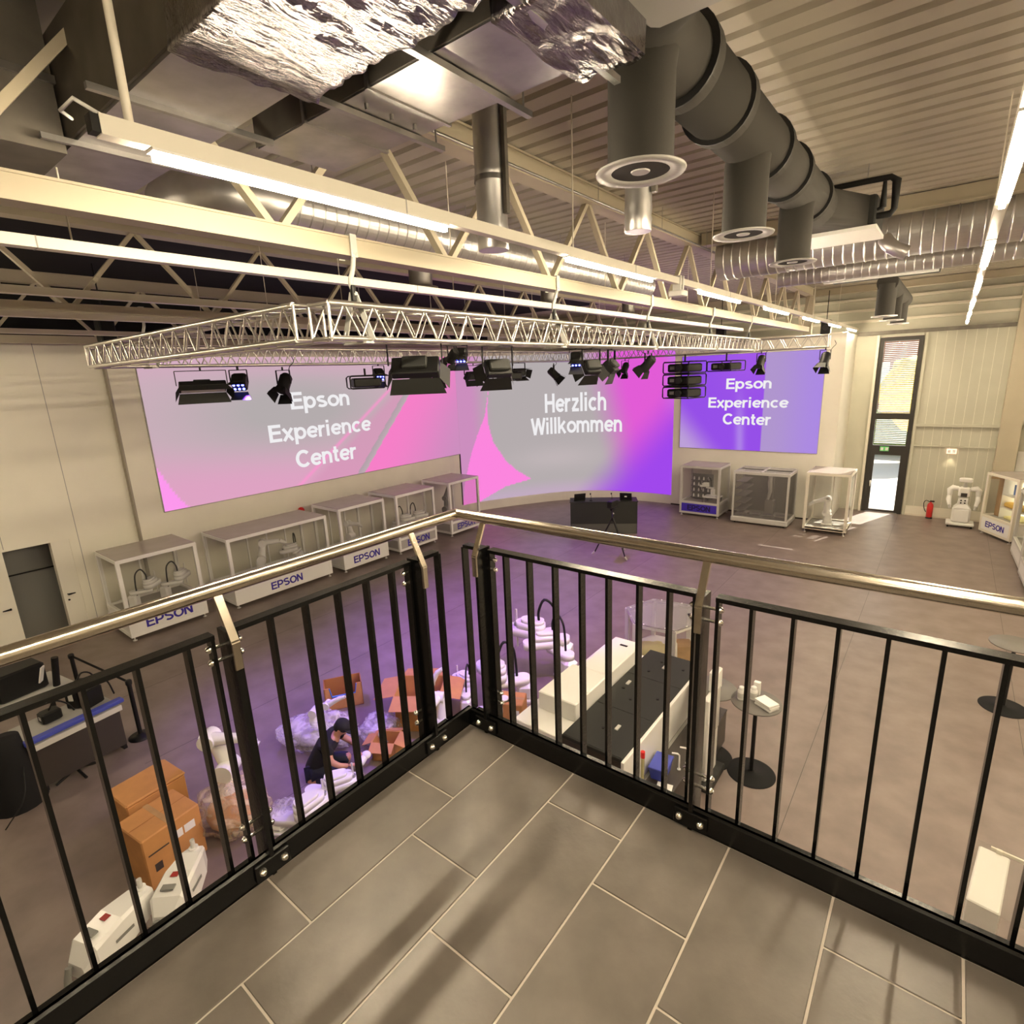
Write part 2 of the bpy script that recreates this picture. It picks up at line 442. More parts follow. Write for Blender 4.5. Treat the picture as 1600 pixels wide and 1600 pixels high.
# far wall with the tall window / door opening x -.52..0.69
wf = MB()
wf.box(LX-.3, -.52, FY, FY+.3, 0, CZ); wf.box(.69, RX+.3, FY, FY+.3, 0, CZ); wf.box(-.52, .69, FY, FY+.3, 6.14, CZ)
wf = struct(wf.build('wall_far', 'wall_panel'))
for k in range(9):                                   # ribbed sandwich panels right of the window
    xx = .78 + k*.25
    if xx < 2.9: MB().box(xx-.004, xx+.004, FY-.002, FY, .36, 6.22).build('panel_joint', 'wall', wf)
for n, (xa, xb, za, zb, d, mt) in enumerate(((-1.2, 2.95, 6.22, 6.34, .10, 'galv_dark'), (.75, 2.95, 3.13, 3.22, .10, 'wall_panel'),
        (.80, 2.95, 2.45, 2.49, .06, 'wall_panel'), (3.5, RX, 3.1, 3.22, .1, 'wall_panel'),
        (-13, RX, 6.66, 6.74, .14, 'cream'), (-13, RX, 7.02, 7.10, .14, 'cream'), (-13, RX, 7.38, 7.46, .14, 'cream'), (.72, .80, 0, 6.2, .08, 'wall_panel'), (-.62, -.54, 0, 6.2, .12, 'cream'))):
    struct(MB().box(xa, xb, FY-d, FY+.0, za, zb).build('trim_%d' % (n+3), mt))
struct(MB().box(.75, RX, FY-.05, FY, 0, .06).build('baseboard_far', 'cream'))
struct(MB().box(.80, 2.9, FY-.03, FY, .06, .34).build('baseboard_far_panel', 'wood' if False else 'wall'))
# right and back wall (never in view, they close the hall)
struct(MB().box(RX, RX+.3, BY-.3, FY+.3, 0, CZ).build('wall_right', 'wall'))
struct(MB().box(LX-.3, RX+.3, BY-.3, BY, 0, CZ).build('wall_back', 'wall'))
# white partition carrying the right-hand screen
wp = struct(MB().box(-6.9, -1.24, 19.5, 19.62, 0, 6.27).build('wall_partition', 'wall_bright'))
struct(MB().box(-1.34, -1.24, 19.62, FY, 0, 6.27).build('wall_return', 'wall_bright'))
struct(MB().box(-6.9, -1.2, 19.42, 19.66, 6.27, 6.31).build('trim_20', 'cream'))
struct(MB().box(-6.9, -1.24, 19.485, 19.5, 0, .05).build('baseboard_partition', 'dark_body'))
# curved wall
PATH = [Vector((p[0], p[1])) for p in catmull([(-13.36,13.4,0),(-13.30,14.5,0),(-12.6,16.0,0),(-11.6,17.6,0),(-10.95,18.35,0),(-9.9,19.08,0),(-8.4,19.48,0),(-7.4,19.56,0),(-6.75,19.56,0)], 24)]
SEG = [0.0]
for a, b in zip(PATH, PATH[1:]): SEG.append(SEG[-1] + (b-a).length)
def on_path(s, off=0.0):
    s = min(max(s, 0), SEG[-1]-1e-6)
    for i in range(len(SEG)-1):
        if SEG[i+1] >= s: break
    t = (s-SEG[i])/(SEG[i+1]-SEG[i]); a, b = PATH[i], PATH[i+1]
    d = (b-a).normalized(); n = Vector((d.y, -d.x))
    return a.lerp(b, t) + n*off, d
cw = MB(); vs = []; fs = []
N = 60
for i in range(N+1):
    s = SEG[-1]*i/N
    p, d = on_path(s); q, d = on_path(s, -.12)
    vs += [(p.x,p.y,0),(p.x,p.y,6.27),(q.x,q.y,6.27),(q.x,q.y,0)]
for i in range(N):
    for k in range(4):
        a, b = i*4+k, i*4+(k+1) % 4
        fs.append((a, a+4, b+4, b))
cw.add(vs, fs, False); struct(cw.build('wall_curved', 'wall_bright'))
struct(MB().box(LX, LX+.02, 13.97, 14.02, .4, 2.47).build('trim_21', 'black'))

# ---- ceiling: trapezoidal steel deck, ribs along X
vs = []; fs = []; y = BY-.2; rows = []
PITCH_R = .28
while y < FY+.3:
    rows += [(y, CZ), (y+.185, CZ), (y+.205, CZ+.045), (y+.26, CZ+.045)]; y += PITCH_R
for (yy, zz) in rows: vs += [(LX-.2, yy, zz), (RX+.2, yy, zz)]
for i in range(len(rows)-1): fs.append((2*i, 2*i+1, 2*i+3, 2*i+2))
dk = MB().add(vs, fs); struct(dk.build('ceiling', 'deck'))
struct(MB().box(LX, -7.75, BY, 16.5, CZ-.013, CZ-.002).build('ceiling_shade_sheet', 'black_soft'))  # black sheet added in place of shade on the unlit deck
struct(MB().box(LX-.4, RX+.4, BY-.4, FY+.4, CZ+.09, CZ+.25).build('ceiling_roof', 'grey'))

# ---- window and glass door in the far wall
wd = bpy.data.objects.new('window_1', None); COL.objects.link(wd); struct(wd)
f = MB()
f.box(-.52,-.40,FY-.06,FY+.06,0,6.12); f.box(.57,.69,FY-.06,FY+.06,0,6.12); f.box(-.4,.57,FY-.06,FY+.06,6.0,6.12)
f.box(-.4,.57,FY-.06,FY+.06,3.36,3.56); f.box(-.4,.57,FY-.06,FY+.06,2.2,2.44)
f.build('window_frame', 'win_frame', wd)
MB().box(-.4,.57,FY+.01,FY+.02,3.56,6.0).build('pane', 'glass_door', wd)
MB().box(-.4,.57,FY+.01,FY+.02,2.44,3.36).build('pane', 'glass_door', wd)
bl = MB()
z = 3.62
while z < 5.98:
    bl.add([(-.38,FY+.09,z),(.55,FY+.09,z),(.55,FY+.15,z+.022),(-.38,FY+.15,z+.022)], [(0,1,2,3)]); z += .062
b1 = bl.build('blind_slats', 'blind', wd); b1['kind'] = 'stuff'
bl = MB(); z = 2.5
while z < 3.34:
    bl.add([(-.38,FY+.09,z),(.55,FY+.09,z),(.55,FY+.15,z+.022),(-.38,FY+.15,z+.022)], [(0,1,2,3)]); z += .062
b2 = bl.build('blind_slats', 'blind', wd); b2['kind'] = 'stuff'
MB().box(-.38,.55,FY+.09,FY+.14,3.57,3.62).build('blind_bottom_bar', 'white', wd)
dr = bpy.data.objects.new('door_3', None); COL.objects.link(dr); struct(dr)
f = MB(); f.box(-.4,-.30,FY-.05,FY+.05,.02,2.2); f.box(.47,.57,FY-.05,FY+.05,.02,2.2); f.box(-.3,.47,FY-.05,FY+.05,2.1,2.2); f.box(-.3,.47,FY-.05,FY+.05,.02,.1)
f.build('door_frame', 'win_frame', dr)
MB().box(-.3,.47,FY-.005,FY+.005,.1,2.1).build('pane', 'glass_door', dr)
MB().tube([(-.33,FY-.05,1.15),(-.33,FY-.11,1.15),(-.33,FY-.11,.95)], .015, 8).build('door_handle', 'alu', dr)
sg = tag(MB().box(-.16,.10,FY-.09,FY-.06,2.24,2.40).build('exit_sign', 'green'), 'green emergency exit sign above the glass door', 'sign')
MB().box(-.14,-.06,FY-.094,FY-.09,2.27,2.37).build('pictogram', 'white', sg); MB().box(.0,.08,FY-.094,FY-.09,2.27,2.37).build('pictogram', 'white', sg)

# ---- outside, seen through the blinds
struct(MB().box(-60, 60, FY+.3, 90, -.3, -.05).build('ground_outside', 'pave'))
ob = thing('brick_house', 'red brick house outside behind the tall window', 'building', (-1.0, 46, 0))
MB().box(-9, 6, 0, 6, 0, 7).build('wall', 'brickred', ob); MB().prism([(-9.5,-.4),(6.5,-.4),(6.5,6.4),(-9.5,6.4)], 7, 7.3).build('roof', 'grey', ob)
for k in range(5): MB().box(-7.5+k*2.6, -6.2+k*2.6, -.05, .02, 3.6, 5.2).build('window', 'white', ob)
tr = thing('autumn_tree', 'yellow leafed tree outside the tall window', 'tree', (.2, 35, 0))
MB().cyl((0,0,0),(0,0,2.4), .16, .1).build('trunk', 'bark', tr)
MB().ell((0,0,3.6), 1.7, 1.7, 1.9, 20, 14, lambda p: 1+.25*noise.noise(p*3)).build('crown', 'leaf_y', tr)
he = thing('hedge', 'dark green hedge outside below the tree', 'hedge', (0, 38, 0))
MB().ell((0,0,1.0), 7, 1.2, 1.5, 30, 12, lambda p: 1+.2*noise.noise(p*6)).build('foliage', 'leaf_g', he)

# ================================================================== PROJECTION SCREENS
def mixc(a, b, t):
    t = max(0, min(1, t)); return tuple(x+(y-x)*t for x, y in zip(a, b))
def sm(a, b, x):
    t = max(0, min(1, (x-a)/(b-a))); return t*t*(3-2*t)
def gs(x, y, cx, cy, rx, ry): return math.exp(-(((x-cx)/rx)**2+((y-cy)/ry)**2))
GREY=(180,172,173); MAUVE=(206,174,188); PINK=(226,160,196); HOT=(246,128,200); BRIGHT=(252,134,222); LILAC=(196,170,196)
def inpoly(x, y, P):
    c = False; n = len(P)
    for i in range(n):
        (x1,y1),(x2,y2) = P[i], P[(i+1) % n]
        if (y1 > y) != (y2 > y) and x < (x2-x1)*(y-y1)/(y2-y1)+x1: c = not c
    return c
def pic_left(y, z):
    c = mixc(MAUVE, GREY, 1.2*gs(y, z, 7.2, 4.7, 3.1, 1.05))
    c = mixc(c, PINK, .8*sm(4.0, 2.6, z+.12*(y-6)))
    c = mixc(c, (212,168,190), .6*sm(5.4, 6.1, z))
    ln = y - (7.08 + (z-2.49)*1.42)                     # slanted light streak
    if ln > 0: c = mixc(c, (214,150,184), sm(0,.7,ln)*.75)
    c = mixc(c, (250,150,205), math.exp(-(ln/.10)**2)*.8)
    st = y - (9.16 + (z-2.52)*.918)                     # grey band, hot pink beyond
    if st > .30: c = mixc(HOT, (204,142,190), sm(.3, 4.6, st - .25*(4-z)*(z < 4)))
    elif st > 0: c = mixc((178,158,168), (190,172,178), st/.3)
    if inpoly(y, z, [(3.3,3.75),(3.3,2.4),(3.98,2.4),(3.68,2.86)]): c = (252,152,236)
    return c
SPIKE = [(2.09,4.95),(1.87,3.85),(1.49,3.11),(1.15,2.32),(.73,1.13),(.55,.2),(1.4,.3),(1.47,.4),(2.66,.88),(3.83,1.08),(3.2,1.5),(2.71,1.95),(2.18,2.79),(1.98,3.6),(2.0,4.2)]
def pic_curve(s, z):
    c = mixc((204,142,190), GREY, sm(1.2, 2.3, s))
    c = mixc(c, (196,184,186), .7*gs(s, z, 5.0, 1.9, 2.0, .5))
    c = mixc(c, LILAC, .8*sm(1.1, .4, z))
    g = s + .25*(z-2.5)
    c = mixc(c, (226,92,214), sm(6.7, 8.7, g)*sm(.2, 2.0, z+.2*(s-7)))
    c = mixc(c, (160,72,236), sm(6.6, 9.4, s+.9*(1.6-z)))
    c = mixc(c, (204,116,228), .8*sm(9.3, 10.0, s)*sm(3.2, 5.0, z))
    if inpoly(s, z, SPIKE): c = mixc(BRIGHT, (250,140,215), .5*sm(2,4.5,z))
    return c
def pic_right(x, z):
    c = mixc((176,150,206), (172,138,226), sm(-3.4, -1.8, x))
    if x < -3.6:
        c = mixc((150,80,232), (166,92,232), .8*gs(x, z, -4.2, 5.6, 1.0, 1.2))
        c = mixc(c, (192,168,214), sm(-5.2, -6.8, x+.9*(z-2.9))*.9)
        c = mixc(c, (182,150,232), .7*math.exp(-((x+4.3+.05*(z-2))/.16)**2)*sm(5, 3, z))
    return c
def screen_obj(name, nu, nv, pos, fn, label):
    vs = []; fs = []; cols = []
    for j in range(nv+1):
        for i in range(nu+1):
            p, c = pos(i/nu, j/nv), fn(i/nu, j/nv)
            vs.append(p); cols += [*lin(*c), 1.0]
    for j in range(nv):
        for i in range(nu):
            a = j*(nu+1)+i; fs.append((a, a+1, a+nu+2, a+nu+1))
    me = bpy.data.meshes.new(name); me.from_pydata(vs, [], fs); me.update()
    at = me.color_attributes.new('picture', 'FLOAT_COLOR', 'POINT'); at.data.foreach_set('color', cols)
    me.materials.append(MAT['screen'])
    o = bpy.data.objects.new(name, me); COL.objects.link(o); return o
YL0, YL1, ZL0, ZL1 = 3.38, 14.0, 2.47, 6.15
s1 = thing('projection_screen', 'long flat wall screen at left showing pink bands and white Epson lettering', 'screen', (0,0,0), 0, 'projection screens')
o = screen_obj('picture', 230, 84, lambda u, v: (LX+.032, YL0+(YL1-YL0)*u, ZL0+(ZL1-ZL0)*v), lambda u, v: pic_left(YL0+(YL1-YL0)*u, ZL0+(ZL1-ZL0)*v), ''); o.parent = s1
MB().box(LX, LX+.03, YL0-.02, YL1, ZL0-.02, ZL1).build('backing', 'midgrey', s1)
mk = lambda y0, z0: frame_m((LX+.034, y0, z0), (0,1,0), (0,0,1))
for (t, ya, yb, za, zb) in (('Epson',7.10,9.11,4.55,5.17),('Experience',6.32,9.86,3.68,4.30),('Center',7.03,9.16,2.98,3.50)):
    text_mesh('lettering', t, 'text_glow', s1, (yb-ya, zb-za), mk(ya, za))
s2 = thing('projection_screen', 'large curved screen in the corner reading Herzlich Willkommen, grey to magenta', 'screen', (0,0,0), 0, 'projection screens')
S0, S1, ZC0, ZC1 = .62, 10.06, .38, 6.15
def pc(u, v):
    p, d = on_path(S0+(S1-S0)*u, .03); return (p.x, p.y, ZC0+(ZC1-ZC0)*v)
o = screen_obj('picture', 230, 130, pc, lambda u, v: pic_curve(S0+(S1-S0)*u, ZC0+(ZC1-ZC0)*v), ''); o.parent = s2
for (t, sa, sb, za, zb) in (('Herzlich',4.53,7.16,3.80,4.58),('Willkommen',3.88,7.83,2.88,3.62)):
    ob = text_mesh('lettering', t, 'text_glow', s2, (sb-sa, zb-za), Matrix.Identity(4))
    for v in ob.data.vertices:
        p, d = on_path(sa + v.co.x, .036); v.co = Vector((p.x, p.y, za + v.co.y))
s3 = thing('projection_screen', 'flat violet screen reading Epson Experience Center on the far partition', 'screen', (0,0,0), 0, 'projection screens')
o = screen_obj('picture', 120, 84, lambda u, v: (-6.60+4.83*u, 19.458, 2.36+3.44*v), lambda u, v: pic_right(-6.60+4.83*u, 2.36+3.44*v), ''); o.parent = s3
MB().box(-6.61,-1.76,19.46,19.5,2.35,5.81).build('backing', 'midgrey', s3)
for (t, xa, xb, za, zb) in (('Epson',-4.92,-3.37,4.47,4.95),('Experience',-5.54,-2.77,3.80,4.28),('Center',-4.98,-3.31,3.29,3.70)):
    text_mesh('lettering', t, 'text_glow', s3, (xb-xa, zb-za), frame_m((xa, 19.452, za), (1,0,0), (0,0,1)))
# ================================================================== CEILING STEEL
def girder(x, y0, y1, node, period, label, end_col=False):
    g = thing('lattice_girder', label, 'girder', (x, y0, 0), 0, 'cream lattice girders')
    L = y1-y0
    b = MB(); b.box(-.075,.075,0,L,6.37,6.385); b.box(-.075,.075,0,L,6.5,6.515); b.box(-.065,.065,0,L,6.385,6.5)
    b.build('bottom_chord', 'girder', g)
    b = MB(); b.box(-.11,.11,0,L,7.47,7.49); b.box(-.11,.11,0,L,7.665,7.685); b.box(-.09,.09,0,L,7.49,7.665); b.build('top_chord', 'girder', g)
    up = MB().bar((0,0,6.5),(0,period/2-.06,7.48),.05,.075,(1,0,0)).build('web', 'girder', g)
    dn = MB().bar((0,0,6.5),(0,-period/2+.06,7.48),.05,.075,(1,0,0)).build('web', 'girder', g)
    first = True
    k0 = math.ceil((y0+period/2-node)/period); y = node+k0*period
    while y+period/2 < y1:
        if first:
            up.location = (0, y+.04-y0, 0); dn.location = (0, y-.04-y0, 0); first = False
        else:
            copy_part(up, g, (0, y+.04-y0, 0)); copy_part(dn, g, (0, y-.04-y0, 0))
        y += period
    if end_col: MB().box(-.12,.12,L-.25,L-.02,6.27,7.68).build('end_post', 'girder', g)
    return g
G1X, G2X = -2.35, -7.45
girder(G1X, -8.9, 19.45, .75, 1.75, 'nearest cream lattice girder running above the lighting truss', True)
girder(G2X, -8.9, 18.2, .80, 1.78, 'second cream lattice girder, farther left over the dark hall')
girder(-12.55, -8.9, 15.0, .80, 1.78, 'farthest cream lattice girder close to the left wall')
# cross purlins at the girder joint
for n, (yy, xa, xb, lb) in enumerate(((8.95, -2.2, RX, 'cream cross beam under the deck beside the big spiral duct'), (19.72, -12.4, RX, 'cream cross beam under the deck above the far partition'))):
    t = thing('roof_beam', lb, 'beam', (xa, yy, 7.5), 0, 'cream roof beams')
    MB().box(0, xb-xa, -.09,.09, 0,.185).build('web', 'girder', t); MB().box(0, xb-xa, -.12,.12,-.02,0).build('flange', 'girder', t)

# ---- light trunking with lit tubes
def trunk_line(name, label, x, z, y0, y1, w_=.07, h_=.075, joint=1.6):
    t = thing(name, label, 'light trunking', (x, y0, z), 0, 'white light trunking')
    MB().box(-w_/2, w_/2, 0, y1-y0, 0, h_).build('rail', 'trunk', t)
    k = joint
    while k < y1-y0:
        MB().box(-w_/2-.002, w_/2+.002, k-.004, k+.004, -.002, h_+.002).build('joint', 'midgrey', t); k += joint*2
    return t
LZ = 6.40
t = trunk_line('light_trunking', 'white trunking with lit tubes running left above the balcony corner', -1.21, LZ, -.66, 21.6)
MB().tube([(0,.12,.07),(0,.12,1.27)], .018, 10).build('suspension_rod', 'cream', t)
MB().box(-.03,.03,-.03,0,.005,.07).build('end_cap', 'black', t)
MB().tube([(0,.05,.07),(-.02,-.06,.12),(-.12,-.08,.10),(-.2,-.02,.11)], .007, 6).build('loose_wire', 'white', t)
for k in range(1, 6): MB().tube([(0,k*3.6,.07),(0,k*3.6,1.27)], .006, 6).build('suspension_wire', 'cream', t)
t2 = trunk_line('light_trunking', 'white trunking with lit tubes along the right side of the hall', 1.73, LZ-.04, -5.2, 21.6)
for k in range(1, 6): MB().tube([(0,k*3.6,.07),(0,k*3.6,1.31)], .006, 6).build('suspension_wire', 'cream', t2)
ORD = ['first','second','third','fourth','fifth','sixth','seventh','eighth','ninth','tenth']
lamp0 = None
def lamp(x, y, z, ln, label, group):
    global lamp0
    if lamp0 is None:
        lamp0 = thing('tube_light', label, 'light', (x, y, z), 0, group)
        MB().box(-.034,.034,0,1.8,-.012,0).build('housing', 'white', lamp0)
        b = MB(); b.box(-.016,.016,.01,1.79,-.044,-.012); b.build('diffuser', 'tube_glow', lamp0)
        return lamp0
    return copy_tree(lamp0, (x, y, z), 0, label=label, group=group)
for k in range(7):
    lamp(-1.21, -.48+3.30*k, LZ, 1.8, '%s lit tube from the balcony on the left trunking' % ORD[k], 'lit tubes of the left trunking')
for k in range(6):
    lamp(1.73, 1.65+3.30*k, LZ-.04, 1.8, '%s lit tube counted from the balcony on the right trunking' % ORD[k], 'lit tubes of the right trunking')
lamp(1.73, -1.65, LZ-.04, 1.8, 'lit tube of the right trunking directly above the balcony', 'lit tubes of the right trunking')
lamp(1.73, -4.95, LZ-.04, 1.8, 'lit tube of the right trunking behind the viewer', 'lit tubes of the right trunking')
t3 = trunk_line('light_trunking', 'added white trunking with fill tubes beside the right wall, unseen', 4.68, LZ-.04, -.66, 21.6)  # added lamp line out of view, brightens the right-hand floor
for k in range(1, 6): MB().tube([(0,k*3.6,.07),(0,k*3.6,1.31)], .006, 6).build('suspension_wire', 'cream', t3)
for k in range(5):
    lamp(4.68, 1.65+3.30*k, LZ-.04, 1.8, '%s added fill tube on the trunking beside the right wall' % ORD[k], 'added fill tubes beside the right wall, out of view')
for k, (xx, lb) in enumerate(((-3.05,'nearest unlit white trunking over the lighting truss'),(-5.17,'second unlit white trunking left of the near girder'),
        (-7.12,'third unlit white trunking just before the second girder'),(-9.44,'farthest white trunking, close to the left wall'))):
    t = trunk_line('light_trunking', lb, xx, 6.295, -8.5, 14.5, .09, .07)
    for j in range(6): MB().tube([(0,1+j*3.6,.07),(0,1+j*3.6,1.4)], .006, 6).build('suspension_wire', 'cream', t)
for j in range(2):
    lamp(-9.44, -5.2+2.75*j, 6.295, 1.8, '%s added fill tube beside the viewer on the trunking near the left wall' % ORD[j], 'added fill tubes near the left wall, out of view')  # added lamps out of view that brighten the left wall
# junction box with brackets on the lit trunking
t = thing('sensor_box', 'white sensor box clipped below the left lit trunking', 'sensor', (-1.21, 5.4, LZ))
MB().bbox(-.09,.09,-.09,.09,-.14,-.07,.01).build('housing', 'white', t); MB().box(-.05,.05,-.06,-.03,-.08,.10).build('clip', 'white', t); MB().box(-.05,.05,.03,.06,-.08,.10).build('clip', 'white', t)

# ---- rectangular ducts
def rough_box(mb, x0, x1, y0, y1, z0, z1, amp, seed=0, res=.05):
    """duct wrapped in crumpled foil: rectangular section swept along X with noise"""
    n = max(2, int((x1-x0)/res)); per = []
    def edge(a, b, k):
        return [a.lerp(b, i/k) for i in range(k)]
    A, B, Cc, D = Vector((y0,z0,0)), Vector((y1,z0,0)), Vector((y1,z1,0)), Vector((y0,z1,0))
    ky, kz = max(2, int((y1-y0)/res)), max(2, int((z1-z0)/res))
    per = edge(A,B,ky)+edge(B,Cc,kz)+edge(Cc,D,ky)+edge(D,A,kz); m_ = len(per)
    cy, cz = (y0+y1)/2, (z0+z1)/2
    vs = []; fs = []
    for i in range(n+1):
        x = x0+(x1-x0)*i/n
        for p in per:
            q = Vector((p.x-cy, p.y-cz, 0)); 
            h = noise.noise(Vector((x*14+seed, p.x*5, p.y*5)))*.7 + noise.noise(Vector((x*30, p.x*12+seed, p.y*12)))*.4
            k = 1 + amp*h/max(q.length, .1)
            vs.append((x, cy+q.x*k, cz+q.y*k))
    for i in range(n):
        for j in range(m_):
            k = (j+1) % m_; fs.append((i*m_+j, i*m_+k, (i+1)*m_+k, (i+1)*m_+j))
    mb.add(vs, fs, True)
    mb.add(vs[:m_], [tuple(range(m_-1,-1,-1))]); mb.add(vs[-m_:], [tuple(range(m_))]); return mb
d1 = thing('foil_wrapped_duct', 'rectangular air duct wrapped in wrinkled silver foil overhead', 'duct', (0,0,0))
MB().box(-3.6, -.6, -.33, .20, 6.80, 7.35).build('duct_casing', 'foil_smooth', d1)
rough_box(MB(), -1.06, 1.5, -.40, .24, 6.74, 7.42, .035, 3, .03).build('foil_wrap', 'foil', d1)
MB().box(-3.6, -.9, -.345, -.33, 6.82, 7.36).build('shaded_side', 'galv_dark', d1)  # near side in darker metal, shade put into the colour
for xx in (-2.5, -1.72): MB().bar((xx,-.5,6.785),(xx,.42,6.785),.03,.03).build('support_channel', 'galv', d1)
d1b = thing('riser_duct', 'dark vertical riser duct at the top left corner', 'duct', (0,0,0))
MB().box(-3.55, -2.6, -1.05, -.36, 6.75, 7.69).build('casing', 'galv_dark', d1b)
MB().box(-3.57, -2.58, -1.07, -.35, 7.1, 7.14).build('joint_flange', 'galv', d1b)
d2 = thing('steel_duct', 'bare galvanised rectangular duct joining the grey foam pipe', 'duct', (0,0,0))
MB().box(-1.95, .0, .46, 1.02, 6.82, 7.22).build('casing', 'galv', d2)
MB().box(-1.96, .0, .452, .46, 6.83, 7.225).build('shaded_side', 'galv_dark', d2)  # darker copy of the galvanised tone for the shaded near side
for xx in (-1.42, -.86): MB().box(xx-.012, xx+.012, .44, 1.04, 6.81, 7.235).build('joint_flange', 'galv', d2)
rough_box(MB(), -.02, .34, .41, 1.07, 6.78, 7.27, .03, 9, .03).build('foil_wrap', 'foil', d2)
for xx in (-1.1, -.42, .12):
    MB().bar((xx,.25,6.80),(xx,1.22,6.80),.035,.03).build('support_channel', 'galv', d2)
    MB().tube([(xx,.3,6.8),(xx,.3,7.7)], .006, 6).build('hanger_rod', 'galv', d2); MB().tube([(xx,1.16,6.8),(xx,1.16,7.7)], .006, 6).build('hanger_rod', 'galv', d2)
for k in range(3): MB().cyl((-1.0, .55+k*.17, 6.79),(-1.0, .55+k*.17, 6.82), .012, n=8).build('screw', 'galv', d2)
# ---- grey foam insulated pipe with three drops
gp = thing('foam_insulated_pipe', 'dark grey foam insulated ventilation pipe with three downward outlets', 'pipe', (0,0,0))
GX, GZ, GR = .06, 7.22, .235
MB().bbox(.30, .95, .30, 1.20, 6.92, 7.45, .03).build('plenum_box', 'midgrey', gp)
b = MB(); b.tube(catmull([(.62,1.0,7.22),(.45,1.25,7.23),(.18,1.45,7.24),(GX,1.75,7.23),(GX,2.1,GZ)], 5), .225, 24)
b.tube([(GX,2.1,GZ),(GX,6.5,GZ)], GR, 28); weld(b.build('main_pipe', 'foam', gp))
for (yy, rr, zz) in ((1.62,.185,6.50),(3.62,.175,6.48),(5.46,.17,6.48)):
    MB().tube([(GX,yy,zz),(GX,yy,7.0),(GX,yy+.06,7.2)], [rr,rr,rr*1.02], 24).build('drop_pipe', 'foam', gp)
    sd_ = MB(); sd_.lathe([(rr-.02,.02),(rr-.02,-.004),(rr+.065,-.012),(rr+.07,0),(rr+.0,.012)], (GX,yy,zz), 36, True, False)
    fl = sd_.build('outlet_flange', 'midgrey', gp)
    MB().cyl((GX,yy,zz+.02),(GX,yy,zz+.05), rr-.01, n=24).build('diffuser_back', 'black', fl)
    bl = MB()
    for k in range(12):
        a = 2*PI*k/12
        bl.bar((GX+.05*math.cos(a), yy+.05*math.sin(a), zz+.008), (GX+(rr-.02)*math.cos(a+.1), yy+(rr-.02)*math.sin(a+.1), zz+.004), .022, .003)
    bl.build('swirl_blades', 'grey', fl)
    MB().lathe([(.05,-.006),(.055,0),(.05,.02)], (GX,yy,zz), 20, True, True).build('hub', 'lightgrey', fl)
for yy in (2.15, 2.9, 4.05, 4.85, 5.95):
    MB().lathe([(GR-.01,-.05),(GR+.028,-.05),(GR+.028,.05),(GR-.01,.05)], (0,0,0), 32, False, False).build('foam_band', 'foam', gp).matrix_local = Matrix.Translation((GX,yy,GZ)) @ Matrix.Rotation(PI/2, 4, 'X')
    MB().lathe([(GR-.01,-.008),(GR+.032,-.008),(GR+.032,.008),(GR-.01,.008)], (0,0,0), 32, False, False).build('seal_ring', 'foam_ring', gp).matrix_local = Matrix.Translation((GX,yy-.058,GZ)) @ Matrix.Rotation(PI/2, 4, 'X')
b = MB(); vs = []
for (yy, hx, hz, cx, cz_, ex) in ((6.4,.23,.23,GX,GZ,0),(7.05,.36,.17,GX+.12,7.2,1)):
    for k in range(24):
        a = 2*PI*k/24; ca, sa = math.cos(a), math.sin(a)
        if ex: q = max(abs(ca), abs(sa)); vs.append((cx+hx*ca/q, yy, cz_+hz*sa/q))
        else: vs.append((cx+hx*ca, yy, cz_+hz*sa))
b.add(vs, [(k, (k+1) % 24, 24+(k+1) % 24, 24+k) for k in range(24)] + [tuple(range(24,48))], True)
b.build('transition_piece', 'foam', gp)
ac = thing('ceiling_fan_coil', 'flat black ceiling fan coil unit with white edge at the end of the foam pipe', 'air conditioner', (0,0,0))
MB().bbox(-.28, .62, 7.06, 7.85, 7.03, 7.38, .02).build('casing', 'charcoal', ac)
MB().box(-.45, .64, 7.04, 7.90, 6.985, 7.03).build('drip_tray', 'white', ac)
rf = thing('refrigerant_line', 'black insulated refrigerant line looping beside the fan coil unit', 'pipe', (0,0,0))
MB().tube([(-.2,7.0,7.52),(.5,7.0,7.52),(.74,7.02,7.52),(.8,7.05,7.48),(.8,7.1,7.18),(.76,7.12,7.13),(.6,7.12,7.13)], .035, 10).build('line', 'black', rf)
MB().tube([(.62,7.1,7.2),(.68,7.1,7.22),(.68,7.06,7.5)], .02, 8).build('thin_line', 'black', rf)
MB().tube([(.5,7.0,7.52),(.5,7.0,7.72)], .006, 6).build('hanger_rod', 'galv', rf)
# ---- vertical galvanised stub pipes
for (x, y, z0, r, lb) in ((-1.50, 2.17, 6.40, .125, 'galvanised drop pipe beside the lit trunking'), (-.42, 2.60, 6.42, .10, 'short galvanised outlet pipe behind the grey foam drop')):
    t = thing('drop_pipe', lb, 'pipe', (x, y, 0))
    b = MB(); zz = z0; prof = []
    b.lathe([(r*.98,z0),(r*1.02,z0+.01),(r,z0+.06),(r*1.05,z0+.08),(r*.98,z0+.11),(r*1.04,z0+.16),(r,z0+.2),(r,z0+.55),(r*1.03,z0+.56),(r,z0+.58),(r,7.6)], (0,0,0), 28); b.build('pipe', 'spiral', t)
    MB().lathe([(r*.6,z0+.012),(r*.97,z0+.006)], (0,0,0), 24, True, False).build('outlet_rim', 'white', t)
    MB().cyl((0,0,z0+.02),(0,0,z0+.03), r*.95, n=24).build('outlet_cap', 'lightgrey', t)
    MB().box(r+.01, r+.045, -.02, .02, z0+.25, 7.68).build('slotted_channel', 'galv_dark', t)
    MB().lathe([(r*1.06,z0+.5),(r*1.06,z0+.54)], (0,0,0), 24, True, False).build('clamp', 'galv', t)
